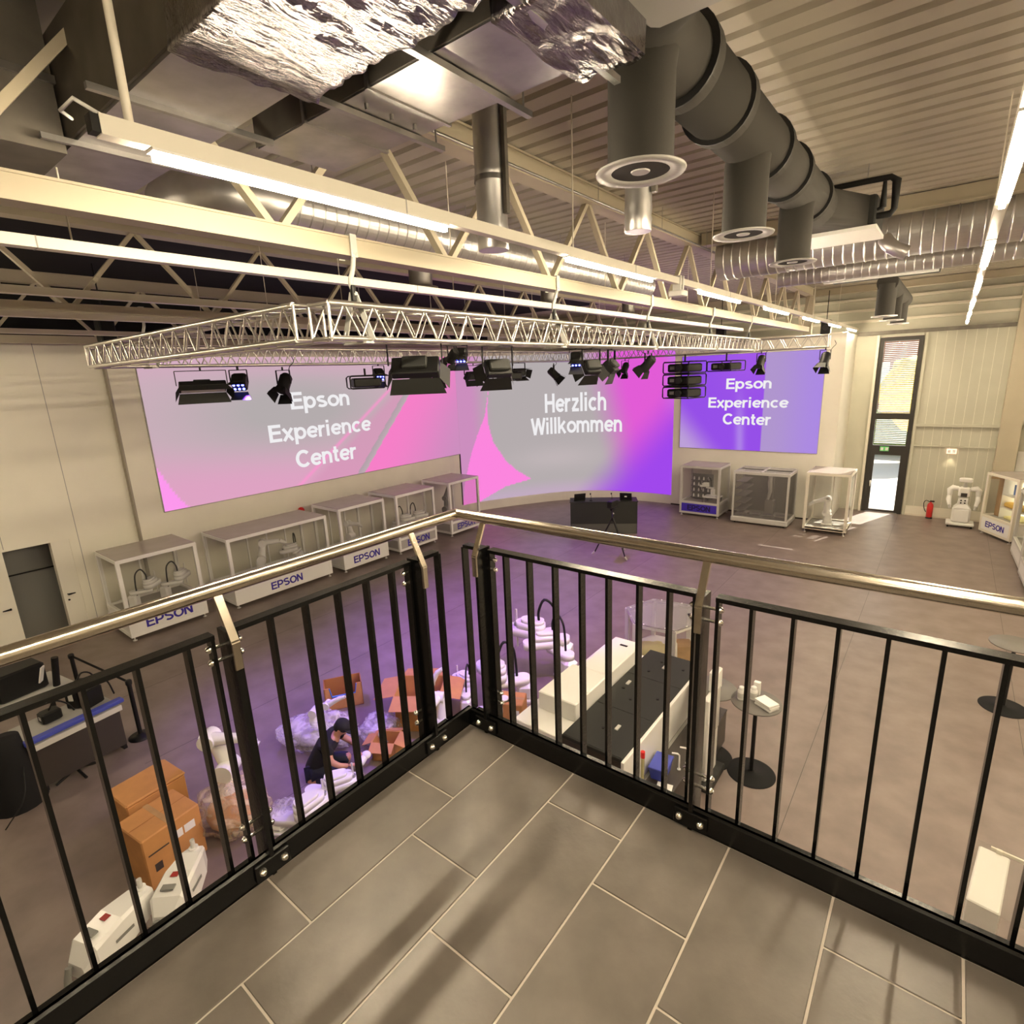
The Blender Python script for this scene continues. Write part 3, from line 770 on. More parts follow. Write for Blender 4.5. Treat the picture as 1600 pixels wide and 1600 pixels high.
# ---- spiral ducts
def spiral(name, label, p, q, r, pitch=.14, outlets=()):
    p, q = Vector(p), Vector(q); L = (q-p).length; d = (q-p).normalized()
    t = thing(name, label, 'duct', tuple(p)); pts = []; rs = []
    n = int(L/pitch)
    for i in range(n+1):
        c = d*(L*i/n); e = pitch*.10
        if i: pts += [c-d*e, c]; rs += [r, r*1.035]
        else: pts += [c]; rs += [r]
        pts.append(c+d*e); rs.append(r)
    MB().tube(pts, rs, 44, True, False).build('duct', 'spiral', t)
    return t
t = spiral('spiral_duct', 'round spiral duct running behind the near lattice girder', (-4.0, 1.75, 7.17), (-4.0, 10.4, 7.17), .26)
el = MB().tube(catmull([(0,.02,0),(0,-.2,0),(-.12,-.42,.02),(-.4,-.55,.04),(-.9,-.58,.05)], 4), .262, 22).build('elbow', 'spiral', t)
for k in range(4): MB().tube([(0,.5+k*2.4,.26),(0,.5+k*2.4,.53)], .006, 6).build('hanger_rod', 'galv', t)
for yy, s in ((1.95,1.0),(4.9,.9),(7.9,.9)):
    MB().lathe([(.15*s,-.62),(.15*s,-.2),(.17*s,-.1)], (0,yy,0), 24).build('outlet_drop', 'galv', t)
    MB().lathe([(.10*s,-.63),(.22*s,-.635),(.22*s,-.615),(.15*s,-.6)], (0,yy,0), 26, True, False).build('outlet_flange', 'midgrey', t)
t = spiral('spiral_duct', 'big round spiral duct crossing the hall below the deck', (-2.0, 9.35, 7.28), (6.4, 9.35, 7.28), .35)
b = MB(); 
for k in range(9):
    a0, a1 = R(-10-k*8), R(-10-(k+1)*8)
sc_ = MB().tube(catmull([(2.55,-.36,-.12),(2.62,-.42,-.22),(2.72,-.43,-.30),(2.85,-.40,-.36)], 4), [.10]*13, 16).build('saddle_collar', 'spiral', t)
for xx in (1.0, 3.4, 6.0): MB().tube([(xx,-.36,0),(xx,-.36,.42)], .006, 6).build('hanger_rod', 'galv', t)
t = spiral('spiral_duct', 'smaller round spiral duct parallel behind the big crossing duct', (-1.6, 11.9, 7.18), (6.4, 11.9, 7.18), .19)
for xx in (1.0, 3.4, 6.0): MB().tube([(xx,0,.19),(xx,0,.52)], .006, 6).build('hanger_rod', 'galv', t)
t = thing('cable_tray', 'thin galvanised rail between the two crossing ducts', 'rail', (-1.6, 11.0, 7.27)); MB().box(0,8,-.05,.05,0,.03).build('tray', 'galv', t)
# far grey foam pipe
gp2 = thing('foam_insulated_pipe', 'small dark grey foam pipe with three outlets above the far window', 'pipe', (0,0,0))
MB().tube([(.32,12.6,6.92),(.32,17.2,6.92)], .19, 20).build('main_pipe', 'foam', gp2)
for yy in (12.7, 14.4, 16.2):
    MB().tube([(.32,yy,6.27),(.32,yy,6.9)], .175, 20).build('drop_pipe', 'foam', gp2)
    MB().lathe([(.1,0),(.235,-.004),(.235,.012),(.17,.014)], (.32,yy,6.265), 24, True, False).build('outlet_flange', 'white', gp2)
ac2 = thing('ceiling_fan_coil', 'far flat fan coil unit under the deck, white edged', 'air conditioner', (0,0,0))
MB().bbox(-.75, 1.15, 12.4, 13.2, 7.06, 7.3, .02).build('casing', 'charcoal', ac2); MB().box(-.8, 1.15, 12.3, 12.42, 7.0, 7.06).build('edge_trim', 'white', ac2)
# thin conduit along the near girder
t = thing('conduit', 'thin steel conduit hung along the top chord of the near girder', 'conduit', (-2.05, .6, 7.40)); MB().tube([(0,0,0),(0,8.6,0)], .014, 8).build('tube', 'galv', t)
for k in range(5): MB().tube([(0,.5+k*1.9,0),(0,.5+k*1.9,.3)], .004, 5).build('hanger', 'galv', t)
# small cassette speakers on the far beams
for (x, y, lb) in ((-1.75, 18.9, 'black box speaker on the end post above the partition'), (-4.6, 17.6, 'grey box speaker hung over the far truss end'), (-10.3, 2.0, 'black box speaker hung beyond the second girder')):
    t = thing('ceiling_speaker', lb, 'speaker', (x, y, 6.25)); MB().bbox(-.14,.14,-.12,.12,0,.42,.02).build('cabinet', 'black', t); MB().cyl((0,-.125,.2),(0,-.12,.2), .09).build('cone', 'charcoal', t); MB().tube([(0,0,.4),(0,0,1.3)], .012, 6).build('hanger', 'black', t)

# ================================================================== LIGHTING TRUSS
TZ0, TZ1, TW = 5.735, 5.995, .26
def truss(label, p, q, indiv=True, chord_r=.022, bay=.285):
    """box truss between p and q (axis at the truss centre)"""
    p, q = Vector(p), Vector(q); L = (q-p).length; ang = math.atan2((q-p).y, (q-p).x)
    t = thing('lighting_truss', label, 'truss', (p.x, p.y, TZ0), ang, 'aluminium lighting truss')
    H = TZ1-TZ0
    for sy in (-TW/2, TW/2):
        for z in (0, H): MB().cyl((0,sy,z),(L,sy,z), chord_r, n=10).build('chord', 'truss', t)
    for x in (.0, L): 
        b = MB()
        for sy in (-TW/2, TW/2): b.cyl((x,sy,0),(x,sy,H), .014, n=8)
        for z in (0, H): b.cyl((x,-TW/2,z),(x,TW/2,z), .014, n=8)
        b.build('end_frame', 'truss', t)
    n = max(2, int(L/bay)); bl = L/n
    up = MB().cyl((0,0,0),(bl/2,0,H), .0095, n=6); up = None
    first = {}
    for i in range(n):
        for sy in (-TW/2, TW/2):
            for d in (0, 1):
                if d not in first:
                    o = MB().cyl((0,0,0 if d == 0 else H),(bl/2,0,H if d == 0 else 0), .0095, n=6, caps=False).build('brace', 'truss', t); first[d] = o
                    o.location = (i*bl+d*bl/2, sy, 0)
                else: copy_part(first[d], t, (i*bl+d*bl/2, sy, 0))
    b = MB()
    for i in range(n):
        for z in (0, H):
            b.cyl((i*bl,-TW/2,z),(i*bl+bl/2,TW/2,z), .0085, n=5, caps=False); b.cyl((i*bl+bl/2,TW/2,z),((i+1)*bl,-TW/2,z), .0085, n=5, caps=False)
    o = b.build('flat_lacing', 'truss', t); o['kind'] = 'stuff'
    return t
TRX, TLX, TY0, TY1 = -2.35, -7.70, 1.02, 13.3
truss('long aluminium truss nearest the balcony side, under the near girder', (TRX, TY0+.0, 0), (TRX, TY1, 0))
truss('long aluminium truss in front of the left screen, hung with lamps', (TLX, TY0, 0), (TLX, TY1, 0))
truss('short aluminium cross truss at the near left end of the rig', (TLX+.14, TY0-.0, 0), (TRX-.14, TY0, 0))
truss('far aluminium cross truss reaching past the violet screen', (TLX+.14, TY1, 0), (-.75, TY1, 0))
for k, (x, y, lb) in enumerate(((TRX, 1.35, 'grey hanging strap at the near corner of the right truss'), (TRX, 4.3, 'second grey hanging strap along the right truss'),
        (TRX, 7.0, 'third grey hanging strap along the right truss'), (TRX, 9.9, 'fourth grey hanging strap along the right truss'), (TRX, 12.6, 'last grey hanging strap along the right truss'), (TLX+.2, 1.6, 'grey hanging strap at the far left corner of the rig'))):
    t = thing('hanging_strap', lb, 'strap', (x, y, 0), 0, 'truss hanging straps')
    b = MB(); b.bar((.085,0,6.36),(.085,0,6.53),.06,.008,(1,0,0)); b.bar((-.085,0,6.36),(-.085,0,6.53),.06,.008,(1,0,0)); b.box(-.085,.085,-.03,.03,6.52,6.53); b.build('chord_wrap', 'strap', t)
    MB().tube(catmull([(.08,.0,6.40),(.03,.01,6.28),(.01,-.01,6.18),(.03,.01,6.08)], 3), [.02]*10, 8).build('sling', 'strap', t)
    b = MB(); b.bar((.0,.03,6.10),(.16,.05,5.72),.06,.01,(0,1,0)); b.bar((.0,-.0,6.1),(-.16,.0,5.72),.06,.01,(0,1,0)); b.box(-.16,.16,-.03,.05,5.70,5.715); b.build('truss_wrap', 'strap', t)
    MB().tube([(0.02,0,6.04),(0.02,0,6.16)], .024, 8).build('shackle', 'black', t)
# ================================================================== BALCONY
BZ = 3.8
bf = MB(); bf.box(0, RX, BY, 0, 3.42, BZ-.004)
bf = struct(bf.build('balcony_floor', 'grout'))
ROWX = [0.0, .262, .574, .887, 1.199, 1.512, 1.824, 2.136, 2.449, 2.761, 3.074, 3.386]
OFFS = [.389, .605, .19, .395, .61, .19, .40, .61, .19, .40, .61]
tile_cache = {}
def tile_piece(x0, x1, y0, y1):
    g = .0036; key = (round(x1-x0, 3), round(y1-y0, 3))
    if key not in tile_cache:
        w_, l_ = x1-x0-2*g, y1-y0-2*g
        o = MB().bbox(-w_/2, w_/2, -l_/2, l_/2, -.008, 0, .0015).build('tile', 'tile', bf); tile_cache[key] = o
    else: o = copy_part(tile_cache[key], bf)
    o.location = ((x0+x1)/2, (y0+y1)/2, BZ)
for i, off in enumerate(OFFS):
    ys = [0.0]; y = -off
    while y > -3.1: ys.append(y); y -= .6255
    ys.append(-3.12)
    for a, b in zip(ys, ys[1:]): 
        if a-b > .02: tile_piece(ROWX[i], ROWX[i+1], b, a)
o = MB().box(3.386, RX, BY, 0, BZ-.004, BZ); o.box(0, 3.386, BY, -3.12, BZ-.004, BZ); o = o.build('tile_field', 'tile', bf); o['kind'] = 'stuff'

rail = thing('balcony_railing', 'black steel balcony railing with a brushed steel handrail around the corner', 'railing', (0,0,BZ))
def mapper(side):
    if side == 'R': return lambda t, off, z: Vector((t, off, z-BZ))
    return lambda t, off, z: Vector((-off, t, z-BZ))
def abox(mb, side, t0, t1, o0, o1, z0, z1, b=0):
    F = mapper(side); a, c = F(t0, o0, z0), F(t1, o1, z1)
    fn = mb.bbox if b else mb.box
    args = (min(a.x,c.x), max(a.x,c.x), min(a.y,c.y), max(a.y,c.y), a.z, c.z)
    return mb.bbox(*args, b) if b else mb.box(*args)
# handrail
MB().tube([(-.06,-8.9,1.01),(-.06,.06,1.01)], .0235, 20).build('handrail', 'stainless', rail)
hr = MB(); hr.tube([(-.06,.06,1.01),(RX-.1,.06,1.01)], .0235, 20); hr.ell((-.06,.06,1.01), .0236,.0236,.0236, 16, 10); hr.build('handrail', 'stainless', rail)
# kerb beams
MB().bbox(-.022, 0, BY, .022, -.38, .088, .008).build('kerb_beam', 'black_steel', rail)
MB().bbox(-.0, RX, 0, .022, -.38, .088, .008).build('kerb_beam', 'black_steel', rail)
cache = {}
def panel(side, t0, t1, bal):
    """flat bar frame t0..t1 with balusters"""
    F = mapper(side)
    p = MB(); abox(p, side, t0, t1, .044, .086, 4.662, 4.677); p = p.build('railing_panel', 'black_steel', rail)
    b = MB(); abox(b, side, t0, t1, .044, .086, 3.828, 3.840); b.build('bottom_rail', 'black_steel', p)
    for tt in (t0, t1-.011) if len(bal) > 1 else bal[:0]:
        b = MB(); abox(b, side, tt, tt+.011, .048, .082, 3.84, 4.662); b.build('stile', 'black_steel', p)
    for tt in bal:
        tt = tt-.012*(1-(tt-.2)/1.4) if side == 'R' else tt+.014*(1+tt/1.47)
        if side not in cache:
            b = MB(); abox(b, side, -.0055, .0055, .047, .082, 3.84, 4.662); o = b.build('baluster', 'black_steel', p); cache[side] = o
        else: o = copy_part(cache[side], p)
        o.location = F(tt, 0, BZ)
    return p
panel('R', -.018, .095, [-.012]); panel('R', .125, 1.03, [.223,.345,.470,.592,.706,.828,.94]); panel('R', 1.095, 2.0, [1.208,1.326,1.443,1.561,1.681,1.801,1.915])
panel('R', 2.065, 2.97, [2.18+.12*k for k in range(7)]); panel('R', 3.03, 3.94, [3.15+.12*k for k in range(7)])
panel('L', -.205, -.078, [-.084]); panel('L', -.96, -.235, [-.843,-.716,-.587,-.46,-.337]); panel('L', -1.72, -1.02, [-1.098,-1.228,-1.35,-1.47,-1.60])
panel('L', -2.49, -1.78, [-1.9-.12*k for k in range(5)]); panel('L', -3.25, -2.55, [-2.66-.12*k for k in range(5)])
def post(side, t):
    F = mapper(side)
    p = MB(); abox(p, side, t-.007, t+.007, -.010, .078, 3.765, 4.684); p = p.build('post', 'black_steel', rail)
    b = MB(); abox(b, side, t-.06, t+.06, -.012, 0, 3.808, 3.872, .003); b.build('base_plate', 'black_steel', p)
    for s in (-1, 1):
        c = F(t+s*.038, -.012, 3.842); n = F(0, -1, 0)-F(0, 0, 0)
        MB().tube([c, c+n*.008, c+n*.014], [.0135,.012,.006], 12).build('bolt', 'bolt', p)
    b = MB(); up = F(1,0,0)-F(0,0,0)
    b.bar(F(t, -.017, 4.57), F(t, -.017, 4.665), .022, .010, F(0,1,0)-F(0,0,0)); b.build('bracket_foot', 'stainless', p)
    b = MB(); b.bar(F(t, -.019, 4.655), F(t, .052, 4.80), .024, .010, F(0,1,.3)-F(0,0,0)); b.build('bracket_tongue', 'stainless', p)
    d = F(1,0,0)-F(0,0,0)
    for z in (4.585, 4.63, 3.935, 3.985):
        for s in (-1, 1):
            c = F(t, .062, z)
            MB().tube([c+d*s*.008, c+d*s*.046], .006, 8).build('spacer_bolt', 'bolt', p)
            MB().tube([c+d*s*.044, c+d*s*.050, c+d*s*.056], [.0115,.0105,.005], 10).build('bolt_head', 'bolt', p)
for t in (.105, 1.062, 2.03, 3.0): post('R', t)
for t in (-.222, -.99, -1.75, -2.52): post('L', t)
# ================================================================== STAGE LAMPS AND PROJECTORS ON THE TRUSS
def clamp(t, h):
    b = MB(); b.tube([(0,0,h),(0,0,h+.05)], .014, 8); b.build('clamp', 'black', t)
def fresnel(label, x, y, z, tilt=-50, yaw=0, s=1.0, group='stage spotlights on the truss'):
    t = thing('stage_spotlight', label, 'spotlight', (x, y, z), R(yaw), group, s); clamp(t, 0)
    b = MB(); b.bar((0,-.11,-.0),(0,.11,0),.03,.01); b.bar((0,-.11,0),(0,-.11,-.2),.03,.008,(0,1,0)); b.bar((0,.11,0),(0,.11,-.2),.03,.008,(0,1,0)); b.build('yoke', 'black', t)
    M = Matrix.Translation((0,0,-.2)) @ Matrix.Rotation(R(tilt), 4, 'Y')
    b = MB(M); b.tube([(-.16,0,0),(-.12,0,0),(.08,0,0),(.11,0,0),(.13,0,0)], [.07,.095,.095,.105,.105], 14); b.build('body', 'black', t)
    MB(M).cyl((.13,0,0),(.134,0,0), .085, n=14).build('lens', 'charcoal', t)
    for k in range(4):
        Q = M @ Matrix.Rotation(k*PI/2, 4, 'X')
        b = MB(Q); b.add([(.13,-.085,.1),(.13,.085,.1),(.27,.12,.15),(.27,-.12,.15)], [(0,1,2,3)]); b.build('barn_door', 'black', t)
    MB().tube(catmull([(0,.1,-.02),(.06,.16,.05),(0,.2,.12),(-.05,.15,.2)], 3), .006, 5).build('cable', 'black', t)
    return t
def panel_light(label, x, y, z, tilt=30, yaw=0, w_=.5, group='soft light panels on the truss', grey=True):
    t = thing('soft_light_panel', label, 'light panel', (x, y, z), R(yaw), group); clamp(t, 0)
    b = MB(); h = w_/2+.03
    b.bar((0,-h,0),(0,h,0),.03,.012); b.bar((0,-h,0),(0,-h,-.22),.03,.01,(0,1,0)); b.bar((0,h,0),(0,h,-.22),.03,.01,(0,1,0)); b.build('yoke', 'black', t)
    M = Matrix.Translation((0,0,-.24)) @ Matrix.Rotation(R(tilt), 4, 'Y')
    MB(M).bbox(-.04,.05,-w_/2,w_/2,-.10,.10,.01).build('body', 'black', t)
    MB(M).box(.05,.055,-w_/2+.02,w_/2-.02,-.08,.08).build('diffuser', 'lightgrey' if grey else 'charcoal', t)
    MB(M).bbox(-.09,-.04,-.12,.12,-.06,.07,.01).build('power_box', 'charcoal', t)
    for sg in (-1, 1):
        b = MB(M); b.add([(.05,-w_/2,sg*.1),(.05,w_/2,sg*.1),(.20,w_/2+.05,sg*.17),(.20,-w_/2-.05,sg*.17)], [(0,1,2,3)]); b.build('barn_door', 'charcoal' if grey else 'black', t)
        b = MB(M); b.add([(.05,sg*w_/2,-.1),(.05,sg*w_/2,.1),(.19,sg*(w_/2+.08),.12),(.19,sg*(w_/2+.08),-.12)], [(0,1,2,3)]); b.build('barn_door', 'black', t)
    return t
def led_spot(label, x, y, z, yaw=0, tilt=45, group='LED colour spots on the truss'):
    t = thing('led_spot', label, 'spotlight', (x, y, z), R(yaw), group); clamp(t, 0)
    b = MB(); b.bar((0,-.1,0),(0,.1,0),.03,.01); b.bar((0,-.1,0),(0,-.1,-.15),.03,.008,(0,1,0)); b.bar((0,.1,0),(0,.1,-.15),.03,.008,(0,1,0)); b.build('yoke', 'black', t)
    M = Matrix.Translation((0,0,-.15)) @ Matrix.Rotation(R(tilt), 4, 'Y')
    MB(M).bbox(-.1,.08,-.085,.085,-.08,.08,.02).build('body', 'black', t)
    for i in range(3):
        for j in range(2):
            MB(M).cyl((.08,-.05+i*.05,-.03+j*.06),(.088,-.05+i*.05,-.03+j*.06), .016, n=8).build('led', 'led_blue', t)
    for sg in (-1, 1):
        b = MB(M); b.add([(.08,-.085,sg*.08),(.08,.085,sg*.08),(.18,.12,sg*.12),(.18,-.12,sg*.12)], [(0,1,2,3)]); b.build('barn_door', 'black', t)
    return t
def projector(label, x, y, z, yaw=0, group='projectors in tube cages'):
    t = thing('projector', label, 'projector', (x, y, z), R(yaw), group)
    MB().bbox(-.26,.26,-.28,.28,-.26,-.08,.025).build('body', 'black', t)
    MB().cyl((.26,.06,-.17),(.32,.06,-.17), .07, n=16).build('lens', 'charcoal', t)
    MB().box(.261,.264,-.2,-.08,-.2,-.13).build('badge', 'grey', t)
    for sy in (-.33, .33):
        b = MB(); b.tube([(-.3,sy,-.28),(.3,sy,-.28),(.33,sy,-.25),(.33,sy,-.07),(.3,sy,-.04),(-.3,sy,-.04),(-.33,sy,-.07),(-.33,sy,-.25),(-.3,sy,-.28)], .012, 8, False); b.build('cage_tube', 'black', t)
    for (xx, zz) in ((-.28,-.28),(.28,-.28),(-.28,-.04),(.28,-.04)): MB().cyl((xx,-.33,zz),(xx,.33,zz), .012, n=8).build('cage_bar', 'black', t)
    return t
def pole(t, h):
    MB().tube([(0,0,-.04),(0,0,h)], .02, 8).build('drop_pole', 'black', t)
ZT = TZ0-.075
# on the left truss, from near to far
panel_light('soft light panel with pale front, first lamp from the left end', TLX, 2.36, ZT, 52, -15, .66)
led_spot('small LED spot with blue diodes beside the leftmost soft panel', TLX, 2.95, ZT, -40, 40).scale = (1.35,)*3
fresnel('small black spotlight hanging alone above the word Epson', TLX, 3.74, ZT-.02, 50, -60, 1.15)
p = projector('black caged projector hanging right of the lone spotlight', TLX+.13, 5.40, ZT-.12, 60); pole(p, .1)
led_spot('blue LED spot sitting above the first caged projector', TLX, 5.85, ZT+.03, -20, 40).scale = (1.2,)*3
panel_light('black soft panel seen edge-on in front of the pink band', TLX, 7.0, ZT, 35, -20, .5, grey=False)
fresnel('little spotlight tilted down below the big grey panel', TLX, 7.65, ZT-.04, 60, -30, .9)
panel_light('dark soft panel right of the pink band', TLX, 8.76, ZT, 35, 0, .6, grey=False)
p = projector('black caged projector in front of the pale spike of the curved screen', TLX+.13, 10.0, ZT-.12, 60); pole(p, .1)
panel_light('dark soft panel above the third caged projector', TLX, 10.6, ZT+.04, 20, 0, .5, grey=False)
fresnel('black spotlight left of the Herzlich lettering', TLX, 12.3, ZT-.04, 45, 30, 1.2)
# on the right truss
panel_light('large soft light panel with grey barn doors nearest the balcony', TRX-.13, 2.10, ZT+.09, 40, 128, .46)
fresnel('spotlight beside the large grey panel on the near truss', TRX-.13, 2.62, ZT+.05, 40, 170, .5)
led_spot('LED spot glowing blue under the middle of the right truss', TRX-.13, 2.75, ZT+.06, -60, 50).scale = (.7,)*3
panel_light('black soft panel hanging in the middle of the right truss', TRX-.13, 3.35, ZT+.06, 30, 150, .30, grey=False)
led_spot('LED spot with open barn doors glowing blue above Herzlich', TRX-.13, 5.04, ZT+.04, -60, 50).scale = (.9,)*3
panel_light('black soft panel with open doors above the letters of Herzlich', TRX-.13, 5.45, ZT+.04, 30, 160, .26, grey=False)
panel_light('soft panel with pale open barn doors right of Herzlich', TRX-.13, 6.05, ZT+.04, 40, 190, .26)
fresnel('spotlight with open doors near the magenta edge', TRX-.13, 7.35, ZT, 45, 170, .85)
# far cross truss
for k, zz in enumerate((0, -.325, -.65)):
    p = projector(('top','middle','bottom')[k] + ' projector of the three stacked before the curved screen', -4.08, TY1-.13, ZT+.0+zz-.06, -105, 'stacked projectors'); 
    p.scale = (1.2,)*3
    if k == 0: pole(p, .12)
p = projector('single caged projector in front of the violet screen', -3.0, TY1-.13, ZT-.1, -105); pole(p, .17)
fresnel('black spotlight at the centre line of the violet screen', -2.2, TY1, ZT, 60, -100, 1.0)
fresnel('last black spotlight at the right end of the far truss', -.80, TY1, ZT, 60, -100, 1.05)
fresnel('spotlight on the far truss left of the stacked projectors', -5.9, TY1, ZT, 50, -90, 1.0)
led_spot('blue LED spot on the far truss above the curved screen', -6.9, TY1, ZT, -90, 50)

# violet wash from the LED spots
def spot(loc, target, energy, size, blend=1.0, col=(.30,.10,1.0), radius=.06):
    l = bpy.data.lights.new('wash', 'SPOT'); l.energy = energy; l.spot_size = R(size); l.spot_blend = blend; l.color = col; l.shadow_soft_size = radius
    o = bpy.data.objects.new('wash_light', l); COL.objects.link(o); o.location = loc
    o.rotation_euler = (Vector(target)-Vector(loc)).to_track_quat('-Z', 'Y').to_euler(); return o
WASH = 1.25
VIOLET = (.26,.09,1.0)
spot((TLX+.15, 2.95, 5.3), (-6.3, 3.2, 0), 900*WASH, 70, 1.0, VIOLET)
spot((TLX+.15, 5.85, 5.3), (-6.9, 6.6, 0), 1100*WASH, 74, 1.0, VIOLET)
spot((TRX-.25, 2.75, 5.3), (-5.0, 2.6, 0), 620*WASH, 66, 1.0, VIOLET)
spot((TRX-.25, 5.04, 5.3), (-4.6, 6.6, 0), 800*WASH, 74, 1.0, (.46,.12,.9))
spot((-6.9, TY1-.15, 5.3), (-6.8, 11.2, 0), 1000*WASH, 76, 1.0, (.36,.10,.95))
# ================================================================== DISPLAY CABINETS
def cabinet(label, loc, rz, w_, d, h, sign=True, base_h=.52, panel='white', ink='blue_ink', ridge=2, frame='white', top='cabtop', foot=.09, group='glazed robot display cabinets', text_w=.62, glow=False):
    t = thing('display_cabinet', label, 'display cabinet', loc, rz, group)
    e = .075
    for x in (0, w_-e):
        for y in (0, d-e): MB().box(x, x+e, y, y+e, foot, h).build('post', frame, t)
    for z in (foot, h-e):
        for y in (0, d-e): MB().box(e, w_-e, y, y+e, z, z+e).build('rail', frame, t)
        for x in (0, w_-e): MB().box(x, x+e, e, d-e, z, z+e).build('rail', frame, t)
    for y in (0, d-e): MB().box(e, w_-e, y, y+e, base_h-e, base_h).build('rail', frame, t)
    for x in (0, w_-e): MB().box(x, x+e, e, d-e, base_h-e, base_h).build('rail', frame, t)
    MB().box(e*.5, w_-e*.5, e*.5, d-e*.5, base_h-.06, base_h-.045).build('deck', 'cabfloor', t)
    MB().box(e*.3, w_-e*.3, e*.3, d-e*.3, h, h+.012).build('top_panel', top, t)
    MB().box(e, w_-e, .018, .026, base_h, h-e).build('glass_pane', 'glass', t)
    for x in (.018, w_-.026): MB().box(x, x+.008, e, d-e, base_h, h-e).build('glass_pane', 'glass', t)
    MB().box(e, w_-e, d-.03, d-.022, base_h, h-e).build('back_pane', 'glass', t)
    for k in range(1, ridge): MB().box(w_*k/ridge-.018, w_*k/ridge+.018, d-.045, d-.005, base_h, h-e).build('mullion', frame, t)
    for x in (.016, w_-.03): MB().box(x, x+.014, e, d-e, foot+e, base_h-e).build('side_panel', panel if panel == 'white' else 'grey_panel', t)
    sp = MB().box(e, w_-e, .004, .02, foot+e, base_h-e).build('sign_panel', panel, t)
    if sign:
        tw = min(text_w, w_*.6); th = tw*.235
        text_mesh('lettering', 'EPSON', ink, sp, (tw, th), frame_m(((w_-tw)/2, .002, (foot+base_h)/2-th/2), (1,0,0), (0,0,1)))
    for x in (.07, w_-.07):
        for y in (.07, d-.07): MB().lathe([(.045,0),(.045,.012),(.012,.02),(.012,foot)], (x,y,0), 14).build('foot', 'alu', t)
    return t
WX = LX+.03
def lcab(label, xf, y0, y1, h, **k): return cabinet(label, (xf, y0, 0), PI/2, y1-y0, min(xf-WX, 1.35), h, **k)
lcab('white framed cabinet nearest the doorway, with two small robots inside', -12.0, 1.80, 3.44, 1.88, text_w=.98, base_h=.60)
lcab('widest white cabinet with a low EPSON board, second along the left wall', -11.78, 4.03, 6.80, 1.80, ridge=5, base_h=.50, text_w=.9)
lcab('third cabinet along the left wall, cream EPSON board, one robot arm', -11.65, 7.12, 8.75, 1.90, text_w=.95, ridge=3)
lcab('fourth cabinet along the left wall, partly behind the railing post', -11.55, 9.12, 10.76, 1.91, text_w=.95, panel='grey_panel', ridge=3)
lcab('fifth cabinet standing in front of the curved screen edge', -11.50, 11.42, 12.95, 1.91, text_w=.95, panel='grey_panel', ridge=1)
cabinet('far cabinet with a violet EPSON board beside the curved screen', (-6.0, 18.1, 0), 0, 1.46, 1.2, 1.88, frame='lightgrey', panel='violet_panel', ink='dark_ink', base_h=.55, text_w=.85)
# middle one without board: low, with a sliding top
c2 = thing('display_cabinet', 'far grey cabinet with slatted top and shelves under the violet screen', 'display cabinet', (-4.04, 17.95, 0), 0, 'glazed robot display cabinets')
w_, d, h = 1.80, 1.2, 1.83; e = .06
MB().bbox(-.03, w_+.03, -.03, d, .05, .24, .03).build('plinth', 'lightgrey', c2)
for x in (0, w_-e):
    for y in (0, d-e): MB().box(x, x+e, y, y+e, .24, h).build('post', 'lightgrey', c2)
for y in (0, d-e): MB().box(e, w_-e, y, y+e, h-.08, h).build('rail', 'lightgrey', c2)
for x in (0, w_-e): MB().box(x, x+e, e, d-e, h-.08, h).build('rail', 'lightgrey', c2)
MB().box(w_/2-.03, w_/2+.03, 0, d, h, h+.03).build('top_rail', 'lightgrey', c2)
for k in range(5):
    if k != 2: MB().box(.04, w_-.04, .05+k*.26, .15+k*.26, h+.002, h+.02).build('top_slat', 'lightgrey', c2)
MB().box(e, w_-e, .02, .03, .24, h-.08).build('glass_pane', 'glass_tint', c2)
MB().box(w_-.03, w_-.02, e, d-e, .24, h-.08).build('glass_pane', 'glass_tint', c2)
MB().box(e, w_-e, d-.04, d-.03, .24, h-.08).build('back_panel', 'grey', c2)
for k in range(5): MB().box(.07, .40, .1, d-.1, .45+k*.25, .47+k*.25).build('shelf', 'midgrey', c2)
for k in range(4): MB().box(.2+k*.4, .5+k*.4, .12, .4, .30, .36).build('tray', 'midgrey', c2)
for x in (.1, w_-.1):
    for y in (.1, d-.12): MB().cyl((x,y,0),(x,y,.06), .03, n=10).build('foot', 'black', c2)
cabinet('far right glass cabinet with one white robot arm, beside the bright door', (-1.74, 17.85, 0), 0, 1.24, 1.3, 1.98, sign=False, frame='cream', panel='glass_tint', base_h=.22, foot=.12)
cabinet('brightly lit cabinet with yellow exhibits and EPSON board at the right wall', (2.78, 20.38, 0), R(-60), 1.32, 1.1, 1.92, frame='cream', top='cabtop', base_h=.62, text_w=.85)
cabinet('glass cabinet at the right edge next to the lit one', (3.42, 18.3, 0), R(-88), 1.7, 1.1, 1.85, frame='alu', sign=False)
cabinet('last glass cabinet at the right edge, nearest the balcony', (3.45, 16.3, 0), R(-88), 1.6, 1.1, 1.75, frame='alu', sign=False)

